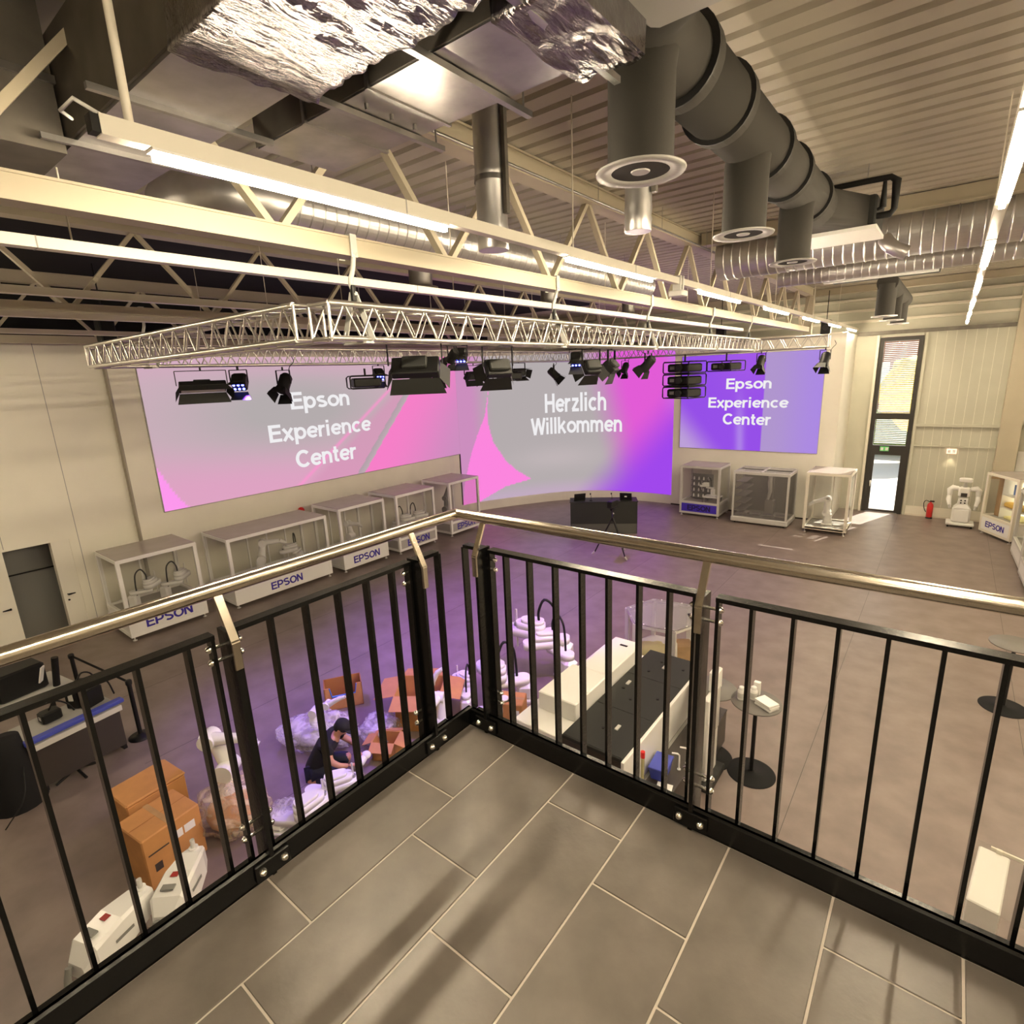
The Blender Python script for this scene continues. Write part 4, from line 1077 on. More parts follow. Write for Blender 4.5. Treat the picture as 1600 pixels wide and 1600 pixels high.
# ================================================================== ROBOTS
def stad(L, r, n=7):
    P = []
    for k in range(n+1): a = -PI/2+PI*k/n; P.append((L+r*math.cos(a), r*math.sin(a)))
    for k in range(n+1): a = PI/2+PI*k/n; P.append((r*1.15*math.cos(a), r*1.15*math.sin(a)))
    return P
def scara(label, loc, rz=0, s=1.0, a1=0, a2=60, group='white table robots', h=.30, lie=None, m='white_gloss', cable=True):
    t = thing('table_robot', label, 'robot', loc, rz, group, s)
    if lie: t.rotation_euler = lie
    MB().bbox(-.11,.09,-.10,.10,0,.035,.008).build('base_plate', m, t)
    MB().bbox(-.10,.07,-.085,.085,.03,h,.03).build('base', m, t)
    M1 = Matrix.Rotation(R(a1), 4, 'Z')
    MB(M1).prism(stad(.27,.065), h+.005, h+.075, True).build('inner_arm', m, t)
    M2 = M1 @ Matrix.Translation((.27,0,0)) @ Matrix.Rotation(R(a2), 4, 'Z')
    b = MB(M2); b.prism(stad(.27,.08), h+.08, h+.17, True); b.prism(stad(.17,.078), h+.17, h+.24, True); b.prism(stad(.12,.066), h+.24, h+.28, True)
    fa = b.build('forearm', m, t)
    MB(M2).cyl((.25,0,h-.08),(.25,0,h+.36), .012, n=10).build('shaft', 'alu', t)
    MB(M2).cyl((.25,0,h+.17),(.25,0,h+.20), .03, n=12).build('shaft_collar', 'grey', t)
    MB(M2).box(.03,.16,-.0775,-.0755,h+.105,h+.125).build('logo_print', 'midgrey', fa)
    if cable:
        e2 = M2 @ Vector((-.02,0,h+.26))
        MB().tube(catmull([(.06,0,h-.02),(.07,0,h+.22),Vector((.07,0,h+.44)).lerp(e2,.15),Vector((.1,0,h+.5)).lerp(e2+Vector((0,0,.24)),.6),e2+Vector((0,0,.12)),e2], 4), .014, 8).build('cable_duct', 'black', t)
    return t
def arm6(label, loc, rz=0, s=1.0, q=(20,95,40), group='white six-axis robots', m='white_gloss', hang=False):
    t = thing('six_axis_robot', label, 'robot', loc, rz, group, s)
    if hang: t.rotation_euler = (PI, 0, rz)
    MB().bbox(-.13,.13,-.11,.11,0,.05,.012).build('base_plate', m, t)
    MB().lathe([(.105,.05),(.105,.16),(.09,.22),(.095,.30)], (0,0,0), 18).build('base', m, t)
    p0 = Vector((.03,0,.34)); a = R(90-q[0]); p1 = p0+Vector((math.cos(a),0,math.sin(a)))*.36
    b = R(90-q[0]-q[1]+40); p2 = p1+Vector((math.cos(b),0,math.sin(b)))*.34; c = R(90-q[0]-q[1]+40-q[2]); p3 = p2+Vector((math.cos(c),0,math.sin(c)))*.13
    MB().cyl(p0+Vector((0,-.11,0)), p0+Vector((0,.11,0)), .095, n=18).build('shoulder', m, t)
    MB().tube([p0+Vector((0,.05,0)), p0.lerp(p1,.15)+Vector((0,.05,0)), p0.lerp(p1,.85)+Vector((0,.05,0)), p1+Vector((0,.05,0))], [.085,.08,.065,.07], 14).build('lower_arm', m, t)
    MB().cyl(p1+Vector((0,-.08,0)), p1+Vector((0,.1,0)), .08, n=18).build('elbow', m, t)
    MB().tube([p1-(p2-p1)*.22, p1, p1.lerp(p2,.5), p2], [.06,.075,.055,.048], 14).build('upper_arm', m, t)
    MB().tube([p2, p3], [.05,.036], 14).build('wrist', m, t)
    MB().cyl(p3, p3+(p3-p2).normalized()*.03, .026, n=12).build('flange', 'alu', t)
    MB().cyl(p1+Vector((0,.1,0)), p1+Vector((0,.105,0)), .04, n=14).build('joint_cap', 'midgrey', t)
    return t
# inside the left-wall cabinets
scara('left one of two small robots with black cable loop in the nearest cabinet', (-12.5, 2.15, .50+.055), R(40), 1.15, 20, 70)
scara('right one of two small robots with black cable loop in the nearest cabinet', (-12.5, 2.80, .50+.055), R(40), 1.15, 20, 70)
arm6('large white robot arm bending inside the widest cabinet', (-12.45, 5.1, .455), R(60), 1.25, (10,120,30))
scara('low white robot at the right side of the widest cabinet', (-12.5, 6.25, .455), R(-60), 1.15, 10, -50)
arm6('white robot arm in the third cabinet along the left wall', (-12.3, 7.85, .475), R(20), 1.1, (-10,140,30))
scara('robot in the left half of the fourth cabinet', (-12.2, 9.55, .475), R(10), 1.2, 10, 60)
scara('robot in the right half of the fourth cabinet', (-12.2, 10.15, .475), R(10), 1.2, 0, 60)
arm6('dark robot arm inside the fifth cabinet', (-12.2, 11.85, .475), R(20), 1.1, (0,60,20), m='grey')
# red bell behind third cabinet
t = thing('alarm_bell', 'red alarm bell on the left wall behind the third cabinet', 'bell', (LX+.08, 6.95, 1.72)); MB().ell((0,0,0), .07,.11,.11, 14, 8).build('dome', 'red', t); MB().cyl((-.08,0,0),(-.05,0,0), .05, n=12).build('mount', 'red_dark', t)
# far cabinets
rk = thing('sample_rack', 'rack of small white sample bottles in the violet EPSON cabinet', 'rack', (-5.85, 18.9, .505))
for k in range(4): MB().box(0,.75,-.1,.1,.06+k*.22,.075+k*.22).build('shelf', 'grey', rk)
MB().box(-.02,.78,.1,.12,0,.95).build('back_board', 'grey', rk)
for k in range(4):
    for j in range(4):
        MB().lathe([(.03,0),(.03,.08),(.015,.1),(.015,.12)], (.1+j*.18,-.02,.075+k*.22), 10).build('bottle', 'white', rk)
scara('small white robot on a white bench in the violet EPSON cabinet', (-4.95, 18.6, .755), R(160), .8, 10, 40)
bn = thing('work_bench', 'small white bench inside the violet EPSON cabinet', 'bench', (-5.2, 18.25, .505)); MB().bbox(0,.6,0,.5,.2,.25,.02).build('top', 'white_gloss', bn)
for x in (.05,.55):
    for y in (.05,.45): MB().box(x-.02,x+.02,y-.02,y+.02,0,.2).build('leg', 'grey', bn)
hr_ = thing('six_axis_robot', 'white robot arm hanging inside the grey slatted cabinet', 'robot', (-3.0, 18.75, .24))
MB().bbox(-.10,.10,.0,.16,.5,1.5,.02).build('column', 'grey', hr_); MB().tube([(0,-.03,1.35),(0,-.10,1.15),(.03,-.12,.85),(-.03,-.12,.55)], [.06,.075,.065,.045], 14).build('forearm', 'white_gloss', hr_); MB().cyl((0,.02,1.35),(0,-.1,1.35), .07, n=14).build('shoulder', 'white_gloss', hr_); MB().bbox(-.15,.15,-.05,.25,0,.5,.02).build('pedestal', 'midgrey', hr_)
arm6('white robot arm pointing left in the cabinet beside the bright door', (-1.12, 18.45, .175), PI, 1.25, (0,150,20), m='white')
# exhibits in the lit cabinet
M4 = Matrix.Translation((2.78,20.38,0)) @ Matrix.Rotation(R(-60), 4, 'Z')
ex = thing('yellow_exhibit', 'yellow and orange demonstration set inside the lit cabinet', 'exhibit', (2.78,20.38,0), R(-60))
MB().bbox(.5,1.2,.3,.8,.575,.66,.02).build('tray', 'pale_yellow', ex); MB().bbox(.35,1.22,.35,.6,.92,1.06,.03).build('yellow_block', 'yellow', ex)
MB().lathe([(.16,0),(.13,.12),(.05,.3),(.04,.38)], (.75,.6,1.30), 14).build('orange_cone', 'yellow', ex); MB().box(.45,.60,.5,.55,1.3,1.6).build('blue_card', 'blue_tube', ex)
MB().box(.3,1.22,.3,.85,1.27,1.29).build('shelf', 'white', ex); MB().box(.3,1.22,.3,.85,.88,.9).build('shelf', 'white', ex); MB().bbox(.08,.26,.3,.8,.575,1.8,.02).build('side_board', 'wood', ex); MB().box(.3,.32,.3,.85,.575,1.8).build('upright', 'white', ex)
MB().box(.3,1.22,.82,.85,.6,1.82).build('lit_back_panel', 'cab_glow', ex)

# white dual-arm robot on a wheeled base
hb = thing('dual_arm_robot', 'white two-armed robot with camera head on a wheeled base by the far wall', 'robot', (2.32, 20.95, 0))
MB().bbox(-.36,.36,-.30,.30,.07,.15,.02).build('wheel_base', 'white', hb)
for x in (-.3,.3):
    for y in (-.24,.24): MB().cyl((x-.02,y,.04),(x+.02,y,.04), .04, n=12).build('caster', 'black', hb)
MB().bbox(-.24,.24,-.2,.2,.15,.62,.05).build('body', 'white', hb)
b = MB(); vs = []
for (hx, hy, z) in ((.22,.19,.62),(.13,.13,.74),(.12,.12,.96)):
    vs += [(-hx,-hy,z),(hx,-hy,z),(hx,hy,z),(-hx,hy,z)]
b.add(vs, [(i, (i+1)%4, 4+(i+1)%4, 4+i) for i in range(4)]+[(4+i, 4+(i+1)%4, 8+(i+1)%4, 8+i) for i in range(4)]+[(8,9,10,11)]); b.build('waist', 'white', hb)
for x in (-.05,.05):
    for z in (.80,.88): MB().box(x-.02,x+.02,-.145,-.128,z-.02,z+.02).build('button', 'charcoal', hb)
MB().bbox(-.15,.15,-.12,.12,.98,1.30,.04).build('chest', 'white', hb)
MB().box(-.08,.08,-.13,-.12,1.0,1.12).build('chest_display', 'dark_body', hb)
for s in (-1,1):
    MB().tube([(s*.15,0,1.24),(s*.30,0,1.26),(s*.36,0,1.20),(s*.36,-.03,.98)], [.07,.085,.075,.06], 14).build('upper_arm', 'white', hb)
    MB().tube([(s*.36,-.03,1.0),(s*.37,-.1,.9),(s*.33,-.2,.72)], [.065,.07,.05], 14).build('forearm', 'white', hb)
    MB().tube([(s*.33,-.2,.72),(s*.31,-.24,.62)], [.045,.03], 10).build('gripper', 'lightgrey', hb)
MB().tube([(0,0,1.28),(0,0,1.40),(0,-.02,1.46)], [.06,.05,.045], 12).build('neck', 'lightgrey', hb); MB().bbox(-.17,.17,-.12,.08,1.46,1.60,.03).build('head', 'white', hb)

# fire extinguisher
fe = thing('fire_extinguisher', 'red fire extinguisher at the foot of the far wall', 'extinguisher', (1.5, 21.62, 0))
MB().lathe([(.085,.05),(.09,.07),(.09,.46),(.07,.52),(.03,.55),(.03,.58)], (0,0,0), 18).build('cylinder', 'red', fe)
MB().lathe([(.1,.0),(.1,.03),(.08,.06)], (0,0,0), 18).build('foot_ring', 'black', fe); MB().bbox(-.03,.10,-.02,.02,.58,.63,.008).build('valve_handle', 'black', fe)
MB().tube(catmull([(-.02,0,.58),(-.14,0,.62),(-.19,0,.5),(-.15,0,.3),(-.10,0,.22)], 4), .012, 8).build('hose', 'black', fe)
# lit sign on the far wall and its lamp
es = thing('safety_sign', 'glowing orange and white sign on the far wall above the extinguisher', 'sign', (1.85, FY-.01, 2.24)); MB().box(-.13,.13,-.04,0,0,.16).build('plate', 'sign_glow', es)
MB().box(-.1,-.02,-.044,-.04,.03,.13).build('pictogram', 'white', es); MB().box(.02,.1,-.044,-.04,.03,.13).build('pictogram', 'white', es)
l = bpy.data.lights.new('sign_light', 'SPOT'); l.energy = 12; l.spot_size = R(80); l.color = (1,.8,.5); l.shadow_soft_size = .03
o = bpy.data.objects.new('sign_light', l); COL.objects.link(o); o.location = (1.85, FY-.09, 2.22); o.rotation_euler = (R(-12), 0, 0)
# column and board on the right
cl = struct(MB().box(2.95, 3.45, FY-.45, FY-.0, 0, 7.5).build('wall_column', 'girder')); MAT['cream']
MB().box(2.93, 3.47, FY-.47, FY-.45, 1.55, 1.62).build('column_band', 'wood', cl)
wb = thing('white_board', 'white panel on the far wall at the right picture edge', 'panel', (3.5, FY-.02, 1.65)); MB().box(0,2.2,-.03,0,0,.75).build('board', 'white', wb); MB().box(-.02,2.22,-.035,-.0,-.03,0).build('ledge', 'lightgrey', wb)

# ================================================================== PODIUM AND TRIPOD
pd = thing('stage_desk', 'dark grey presenter desk on the stage floor', 'desk', (-7.18, 14.37, 0), R(31))
MB().bbox(-1.12,1.12,0,.03,.36,1.10,.005).build('front_panel', 'charcoal', pd); MB().bbox(-1.10,1.10,.012,.035,0,.37,.005).build('lower_front_panel', 'grey_t0', pd)
for x in (-1.12,1.09): MB().box(x,x+.03,.03,.65,0,1.10).build('side_panel', 'charcoal', pd)
MB().bbox(-1.14,1.14,-.0,.68,1.10,1.13,.006).build('top', 'charcoal', pd)
PD = Matrix.Translation((-7.18,14.37,1.13)) @ Matrix.Rotation(R(31), 4, 'Z')
def laptop(label, x, y, z, rz):
    t = thing('laptop', label, 'laptop', (x,y,z), rz, 'laptops on the stage desk'); MB().bbox(-.2,.2,-.14,.14,0,.02,.004).build('keyboard_base', 'charcoal', t); MB().bar((0,-.14,.02),(0,-.20,.26),.40,.012,(0,1,0)).build('lid', 'black', t); return t
laptop('open laptop with a dark lid at the left end of the stage desk', *(PD @ Vector((-.85,.32,0))), R(31+18))
laptop('open laptop with a pale logo at the right end of the stage desk', *(PD @ Vector((.78,.32,0))), R(31-14))
o = MB().box(-.04,.04,-.187,-.184,.12,.16).build('lid_mark', 'white', bpy.data.objects['laptop.001'])
for k, x in enumerate((-.42, .28)):
    t = thing('desk_microphone', ('left' if k == 0 else 'right') + ' black gooseneck microphone on the stage desk', 'microphone', tuple(PD @ Vector((x,.2,0))), 0, 'desk microphones'); MB().cyl((0,0,0),(0,0,.02), .05).build('base', 'black', t); MB().tube([(0,0,.02),(0,0,.16),(0,-.03,.22)], .008, 6).build('neck', 'black', t); MB().ell((0,-.035,.24), .025,.025,.035, 10, 8).build('head', 'black', t)
tp = thing('video_camera_tripod', 'black video camera on a tripod in front of the stage desk', 'tripod', (-5.88, 12.55, 0), 0, None, 1.12)
for k, a in enumerate((R(200), R(-20), R(80))):
    MB().tube([(0,0,1.05),(.48*math.cos(a),.48*math.sin(a),.06)], [.024,.016], 8).build('leg', 'black', tp); MB().tube([(.48*math.cos(a),.48*math.sin(a),.07),(.56*math.cos(a),.56*math.sin(a),.0)], .02, 8).build('foot', 'alu', tp)
MB().tube([(.25*math.cos(R(200)),.25*math.sin(R(200)),.5),(0,0,.46),(.25*math.cos(R(-20)),.25*math.sin(R(-20)),.5)], .01, 6).build('spreader', 'black', tp)
MB().tube([(0,0,.95),(0,0,1.22)], .03, 10).build('centre_column', 'black', tp); MB().bbox(-.06,.06,-.06,.06,1.22,1.32,.015).build('pan_head', 'black', tp)
MB().bbox(-.075,.075,-.2,.16,1.33,1.52,.02).build('camera_body', 'black', tp); MB().cyl((0,.16,1.43),(0,.27,1.43), .05, n=14).build('camera_lens', 'charcoal', tp); MB().tube([(.05,-.1,1.3),(.2,-.4,1.15)], .012, 6).build('pan_arm', 'black', tp); MB().cyl((.03,-.03,1.17),(.05,-.05,1.17), .02).build('knob', 'alu', tp)
# ================================================================== HALL FLOOR, NEAR THE BALCONY
# ---- long white and black machine
mc = thing('printing_machine', 'long white machine with a black top standing below the balcony', 'machine', (0,0,0))
MB().bbox(-1.66,-.84,3.26,5.83,1.05,1.10,.006).build('black_top_plate', 'charcoal', mc)
for (y0,y1) in ((3.275,4.1),(4.115,5.0),(5.015,5.815)): MB().bbox(-1.645,-.855,y0,y1,1.10,1.106,.002).build('cover_sheet', 'charcoal', mc)
for (x,y) in ((-1.35,5.55),(-1.2,5.35),(-1.40,5.2),(-1.0,5.5),(-1.05,5.1),(-1.5,4.6),(-1.0,4.6),(-1.3,4.4),(-1.3,3.65)):
    MB().cyl((x,y,1.105),(x,y,1.115), .022, n=10).build('hole_plug', 'black', mc)
for (x,y) in ((-1.25,5.42),(-1.5,4.75),(-1.15,3.75)): MB().box(x-.02,x+.02,y-.05,y+.05,1.105,1.122).build('clip', 'lightgrey', mc)
MB().bbox(-.84,-.80,3.22,5.84,.56,1.10,.006).build('white_skirt', 'white', mc)
MB().box(-.80,-.76,3.3,5.8,.46,.56).build('grey_ledge', 'midgrey', mc)
MB().box(-1.68,-.84,3.3,5.8,.08,1.05).build('body', 'dark_body', mc)
MB().bbox(-2.40,-1.68,3.25,5.7,.90,1.04,.01).build('white_side_table', 'white', mc)
MB().box(-2.30,-1.70,3.4,5.6,.08,.90).build('side_table_base', 'lightgrey', mc)
MB().bbox(-2.26,-1.68,3.62,4.48,1.04,1.30,.012).build('near_cover', 'white', mc)
MB().bbox(-2.14,-1.68,4.49,5.58,1.04,1.30,.012).build('far_cover', 'white', mc)
MB().box(-1.95,-1.83,5.35,5.39,1.30,1.306).build('slot', 'black', mc)
for y in (3.45, 5.5):
    for x in (-2.2,-.95): MB().cyl((x,y,0),(x,y,.08), .03, n=10).build('foot', 'black', mc)
for y in (3.40, 3.52): MB().box(-2.425,-2.40,y,y+.05,.96,1.0).build('side_knob', 'black', mc)
dc = thing('low_cabinet', 'dark low cabinet tucked along the right side of the white machine', 'cabinet', (-.58, 4.6, 0))
MB().bbox(-.17,.17,-1.25,1.1,.04,.55,.008).build('body', 'dark_body', dc); MB().box(-.175,.175,-1.26,1.11,.55,.565).build('top', 'dark_body', dc)
for y in (-1.1,.95): MB().box(-.12,.12,y-.04,y+.04,0,.04).build('foot', 'black', dc)
for k, (x, y) in enumerate(((-.50, 4.12), (-.46, 4.28))):
    t = thing('hook_handle', ('front' if k == 0 else 'rear') + ' white bent handle standing on the dark low cabinet', 'handle', (x, y, .565), R(20), 'bent handles on the low cabinet'); MB().tube([(0,0,0),(0,0,.2),(-.02,0,.22),(-.09,0,.22)], .010, 8).build('rod', 'white', t); MB().cyl((0,0,0),(0,0,.01), .022, n=10).build('foot', 'white', t)
t = thing('paper_sheet', 'white printed sheet lying on the front of the dark low cabinet', 'paper', (-.50, 3.62, .565), R(12)); MB().box(-.09,.09,-.16,.18,0,.004).build('sheet', 'white', t); MB().box(-.06,.05,-.08,.1,.004,.005).build('print', 'lightgrey', t)
t = thing('signal_tube', 'clear upright tube with a pink tip at the front of the white machine', 'tube', (-.755, 3.62, .565)); MB().cyl((0,0,0),(0,0,.40), .024, n=14).build('tube', 'glass_tint', t); MB().cyl((0,0,.05),(0,0,.36), .018, n=12).build('filling', 'pale_yellow', t); MB().cyl((0,0,.38),(0,0,.46), .027, n=14).build('tip', 'red', t); MB().lathe([(.05,0),(.05,.015),(.03,.05)], (0,0,0), 14).build('base', 'white', t)
t = thing('blue_bin', 'small blue plastic bin on the dark low cabinet beside the machine', 'bin', (-.65, 3.92, .565), R(5)); b = MB()
b.add([(-.10,-.16,.16),(.10,-.16,.16),(.10,.16,.16),(-.10,.16,.16),(-.08,-.13,0),(.08,-.13,0),(.08,.13,0),(-.08,.13,0)], [(4,7,6,5),(0,1,5,4),(1,2,6,5),(2,3,7,6),(3,0,4,7)]); b.build('tub', 'blue', t); MB().bbox(-.11,.11,-.17,.17,.16,.18,.006).build('lid', 'blue', t)
# white upright panel at its right
t = thing('upright_panel', 'narrow white upright panel right of the machine', 'panel', (-.36, 4.85, 0), R(0)); MB().bbox(-.05,.03,-.22,.2,.10,1.30,.012).build('panel', 'white', t); MB().bbox(-.06,.045,.0,.22,1.30,1.58,.012).build('head', 'white', t); MB().bbox(.03,.05,-.1,.16,.75,1.35,.006).build('side_plate', 'lightgrey', t); MB().bbox(-.15,.12,-.3,.3,0,.10,.01).build('foot', 'charcoal', t)
# ---- hexagonal glass display
hx = thing('hexagonal_display', 'hexagonal display case with a clear top and yellow parts inside', 'display case', (-1.95, 7.02, 0), R(8))
HP = [(.68*math.cos(R(60*k)), .68*math.sin(R(60*k))) for k in range(6)]
MB().prism(HP, 1.17, 1.185).build('top_plate', 'glass_top', hx)
for k, (x, y) in enumerate(HP):
    MB().box(x*.97-.035, x*.97+.035, y*.97-.035, y*.97+.035, 0, 1.17).build('post', 'alu', hx)
    q = HP[(k+1) % 6]
    for z in (1.13, .42, .06): MB().bar((x*.97,y*.97,z),(q[0]*.97,q[1]*.97,z), .04, .04).build('rail', 'alu', hx)
    MB().bar((x*.97,y*.97,.78),(q[0]*.97,q[1]*.97,.78), .006, .66).build('pane', 'glass', hx)
MB().prism([(x*.95, y*.95) for x, y in HP], .42, .45).build('deck', 'white', hx)
for k in range(10):
    a = 2*PI*k/10; MB().cyl((.6*math.cos(a),.6*math.sin(a),1.185),(.6*math.cos(a),.6*math.sin(a),1.195), .014, n=8).build('stud', 'white', hx)
MB().ell((-.05,-.2,.55), .32,.25,.12, 18, 10, lambda p: 1+.35*noise.noise(p*4)).build('yellow_parts', 'pale_yellow', hx)
b = MB(Matrix.Rotation(R(25), 4, 'Z')); b.bbox(.10,.45,-.4,-.1,.45,.75,.01); b.build('wooden_block', 'wood', hx)
MB().tube([(.3,-.4,.45),(.3,-.4,.85),(.2,-.35,.95)], [.06,.05,.03], 12).build('white_fixture', 'white', hx)
t = thing('tablet', 'black tablet lying on the corner of the hexagonal case', 'tablet', (-1.42, 7.15, 1.185), R(-50)); MB().bbox(-.15,.15,-.09,.09,0,.02,.005).build('body', 'black', t); MB().box(-.13,.13,-.075,.075,.02,.0215).build('screen', 'charcoal', t)
# ---- bar tables
bt0 = None
def bar_table(x, y, label):
    global bt0
    if bt0 is None:
        bt0 = thing('bar_table', label, 'table', (x,y,0), 0, 'round black bar tables')
        MB().lathe([(.02,1.075),(.30,1.078),(.315,1.085),(.315,1.095),(.31,1.10),(.001,1.10)], (0,0,0), 40).build('table_top', 'grey_t', bt0)
        MB().cyl((0,0,.012),(0,0,1.08), .026, n=14).build('pole', 'black', bt0)
        MB().lathe([(.31,0),(.31,.006),(.29,.010),(.05,.016),(.035,.04)], (0,0,0), 40).build('base_disc', 'black_soft', bt0)
        return bt0
    return copy_tree(bt0, (x,y,0), 0, label=label)
mat('grey_t', (.13,.12,.11), .45)
bar_table(.07, 5.29, 'round bar table carrying white jars and boxes'); bar_table(-.50, 5.05+.25, 'round bar table half hidden behind the white upright panel'); bar_table(2.84, 9.04, 'round bar table alone on the open floor at the right edge')
def jar(label, x, y, z=1.10, s=1.0):
    t = thing('jar', label, 'jar', (x,y,z), 0, 'white jars on the bar table', s); MB().lathe([(.045,0),(.048,.01),(.048,.12),(.04,.14)], (0,0,0), 18).build('body', 'white', t); MB().lathe([(.036,.14),(.036,.175),(.03,.18),(.001,.18)], (0,0,0), 18).build('cap', 'white_gloss', t); MB().lathe([(.0485,.03),(.0485,.10)], (0,0,0), 18).build('paper_band', 'lightgrey', t); return t
jar('white jar at the left edge of the bar table', -.11, 5.24); jar('white jar in the middle of the bar table', .02, 5.33)
t = thing('small_carton', 'tall narrow white carton standing behind the jars', 'box', (.03, 5.46, 1.10)); MB().bbox(-.04,.04,-.03,.03,0,.19,.004).build('body', 'white', t); MB().box(-.041,.041,-.031,.031,.17,.172).build('lid_seam', 'lightgrey', t)
for k, (dx, dr) in enumerate(((0,0),(.004,2),(-.003,-2))):
    t = thing('flat_box', ('bottom','middle','top')[k] + ' white flat box of the stack on the bar table', 'box', (.21+dx, 5.24, 1.10+k*.028), R(-28+dr), 'flat boxes on the bar table'); MB().bbox(-.12,.12,-.085,.085,0,.027,.004).build('body', 'white', t); MB().box(-.121,.121,-.086,.086,.018,.0195).build('lid_seam', 'lightgrey', t)
# ---- glass topped plinth at the lower right
gt = thing('glass_showcase', 'glass topped showcase with a cream plinth at the lower right edge', 'showcase', (2.30, 4.28, 0), R(-8))
MB().bbox(.02,.24,-.75,.0,0,.96,.01).build('plinth_side', 'white', gt); MB().bbox(.0,1.2,-.8,.02,.98,1.0,.004).build('glass_top', 'glass', gt); MB().box(.14,.18,-.02,.01,.0,1.0).build('corner_post', 'cream', gt); MB().box(.1,1.2,-.0,.02,.96,.99).build('edge_rail', 'cream', gt); MB().box(.24,1.2,-.75,-.02,.0,.02).build('base_plate', 'white', gt); MB().box(1.16,1.2,-.75,0,0,.98).build('far_leg', 'cream', gt)

# ---- robots and cartons by the machine
scara('white robot with tall cable loop standing left of the machine, far one', (-3.45, 6.05, 0), R(200), 1.7, 20, -30, 'unpacked robots on the hall floor', .36)
scara('second far robot right beside the looped one', (-3.15, 5.75, 0), R(150), 1.5, 20, 60, 'unpacked robots on the hall floor', .34)
scara('robot with a bent arm lying low left of the machine', (-3.55, 4.95, 0), R(215), 1.6, 20, -70, 'unpacked robots on the hall floor', .20)
scara('small robot half hidden by the railing corner post', (-3.62, 3.95, 0), R(20), 1.0, 0, 40, 'unpacked robots on the hall floor', .26)
def carton(label, loc, rz, w_, d, h, open_=False, flap=.2, group='brown shipping cartons', print_=False):
    t = thing('carton', label, 'box', loc, rz, group)
    if not open_:
        MB().bbox(-w_/2,w_/2,-d/2,d/2,0,h,.012).build('body', 'carton', t)
        MB().box(-w_/2-.001,w_/2+.001,-.03,.03,h-.0005,h+.0015).build('tape', 'wood', t)
        MB().box(-.004,.004,-d/2,d/2,h,h+.001).build('lid_seam', 'carton_in', t)
    else:
        b = MB(); th = .012
        b.box(-w_/2,w_/2,-d/2,-d/2+th,0,h); b.box(-w_/2,w_/2,d/2-th,d/2,0,h); b.box(-w_/2,-w_/2+th,-d/2,d/2,0,h); b.box(w_/2-th,w_/2,-d/2,d/2,0,h); b.box(-w_/2,w_/2,-d/2,d/2,0,.01); b.build('body', 'carton', t)
        for (a, c, out) in ((( -w_/2,-d/2),(w_/2,-d/2),(0,-1)),((w_/2,d/2),(-w_/2,d/2),(0,1)),((-w_/2,d/2),(-w_/2,-d/2),(-1,0)),((w_/2,-d/2),(w_/2,d/2),(1,0))):
            b = MB(); o2 = Vector((out[0],out[1],0))*flap; a3, c3 = Vector((*a,h)), Vector((*c,h)); dz = Vector((0,0,-.06))
            q = [a3, c3, c3+o2+dz, a3+o2+dz]; b.add(q+[p+Vector((0,0,.006)) for p in q], [(3,2,1,0),(4,5,6,7),(0,1,5,4),(1,2,6,5),(2,3,7,6),(3,0,4,7)]); b.build('flap', 'carton', t)
    return t
c = carton('small closed carton left of the machine, lid slightly sprung', (-3.25, 4.25, 0), R(25), .42, .36, .50); MB().box(.02,.16,-.183,-.181,.30,.40).build('address_label', 'white', c)
c = carton('large open carton with spread flaps behind the railing corner', (-4.55, 3.55, 0), R(35), .72, .62, .62, True, .32)
arm6('white robot packed upright in the large open carton', (-4.5, 3.6, .012), R(30), .85, (10,60,20), 'unpacked robots on the hall floor')
arm6('white robot standing in front of the large open carton', (-3.95, 3.35, 0), R(-60), 1.05, (-5,130,20), 'unpacked robots on the hall floor')
scara('white robot standing right of the large open carton', (-4.0, 4.0, 0), R(120), 1.0, 0, 60, 'unpacked robots on the hall floor', .35)
cs = thing('carton_tray', 'orange carton tray with a blue edged notch standing on the violet floor', 'box', (-6.05, 3.10, 0), R(58))
b = MB(); w_, d, h = .62, .34, .42
b.box(-w_/2,w_/2,d/2-.015,d/2,0,h); b.box(-w_/2,-w_/2+.015,-d/2,d/2,0,h); b.box(w_/2-.015,w_/2,-d/2,d/2,0,h); b.box(-w_/2,w_/2,-d/2,d/2,0,.012); b.build('body', 'carton_in', cs)
b = MB(); b.prism([(-w_/2,0),(w_/2,0),(w_/2,h),(w_/2-.09,h),(w_/2-.12,h-.17),(-w_/2+.12,h-.17),(-w_/2+.09,h),(-w_/2,h)], 0, .015); fp = b.build('front_panel', 'carton', cs); fp.matrix_local = Matrix.Translation((0,-d/2+.015,0)) @ Matrix.Rotation(PI/2, 4, 'X')
MB().tube([(-w_/2+.09,-d/2,h),(-w_/2+.12,-d/2,h-.17),(w_/2-.12,-d/2,h-.17),(w_/2-.09,-d/2,h)], .01, 6).build('notch_edge', 'blue_tube', cs)
c = carton('small open carton flap under the large carton, near the kerb', (-4.35, 2.65, 0), R(30), .35, .3, .3, True, .15)
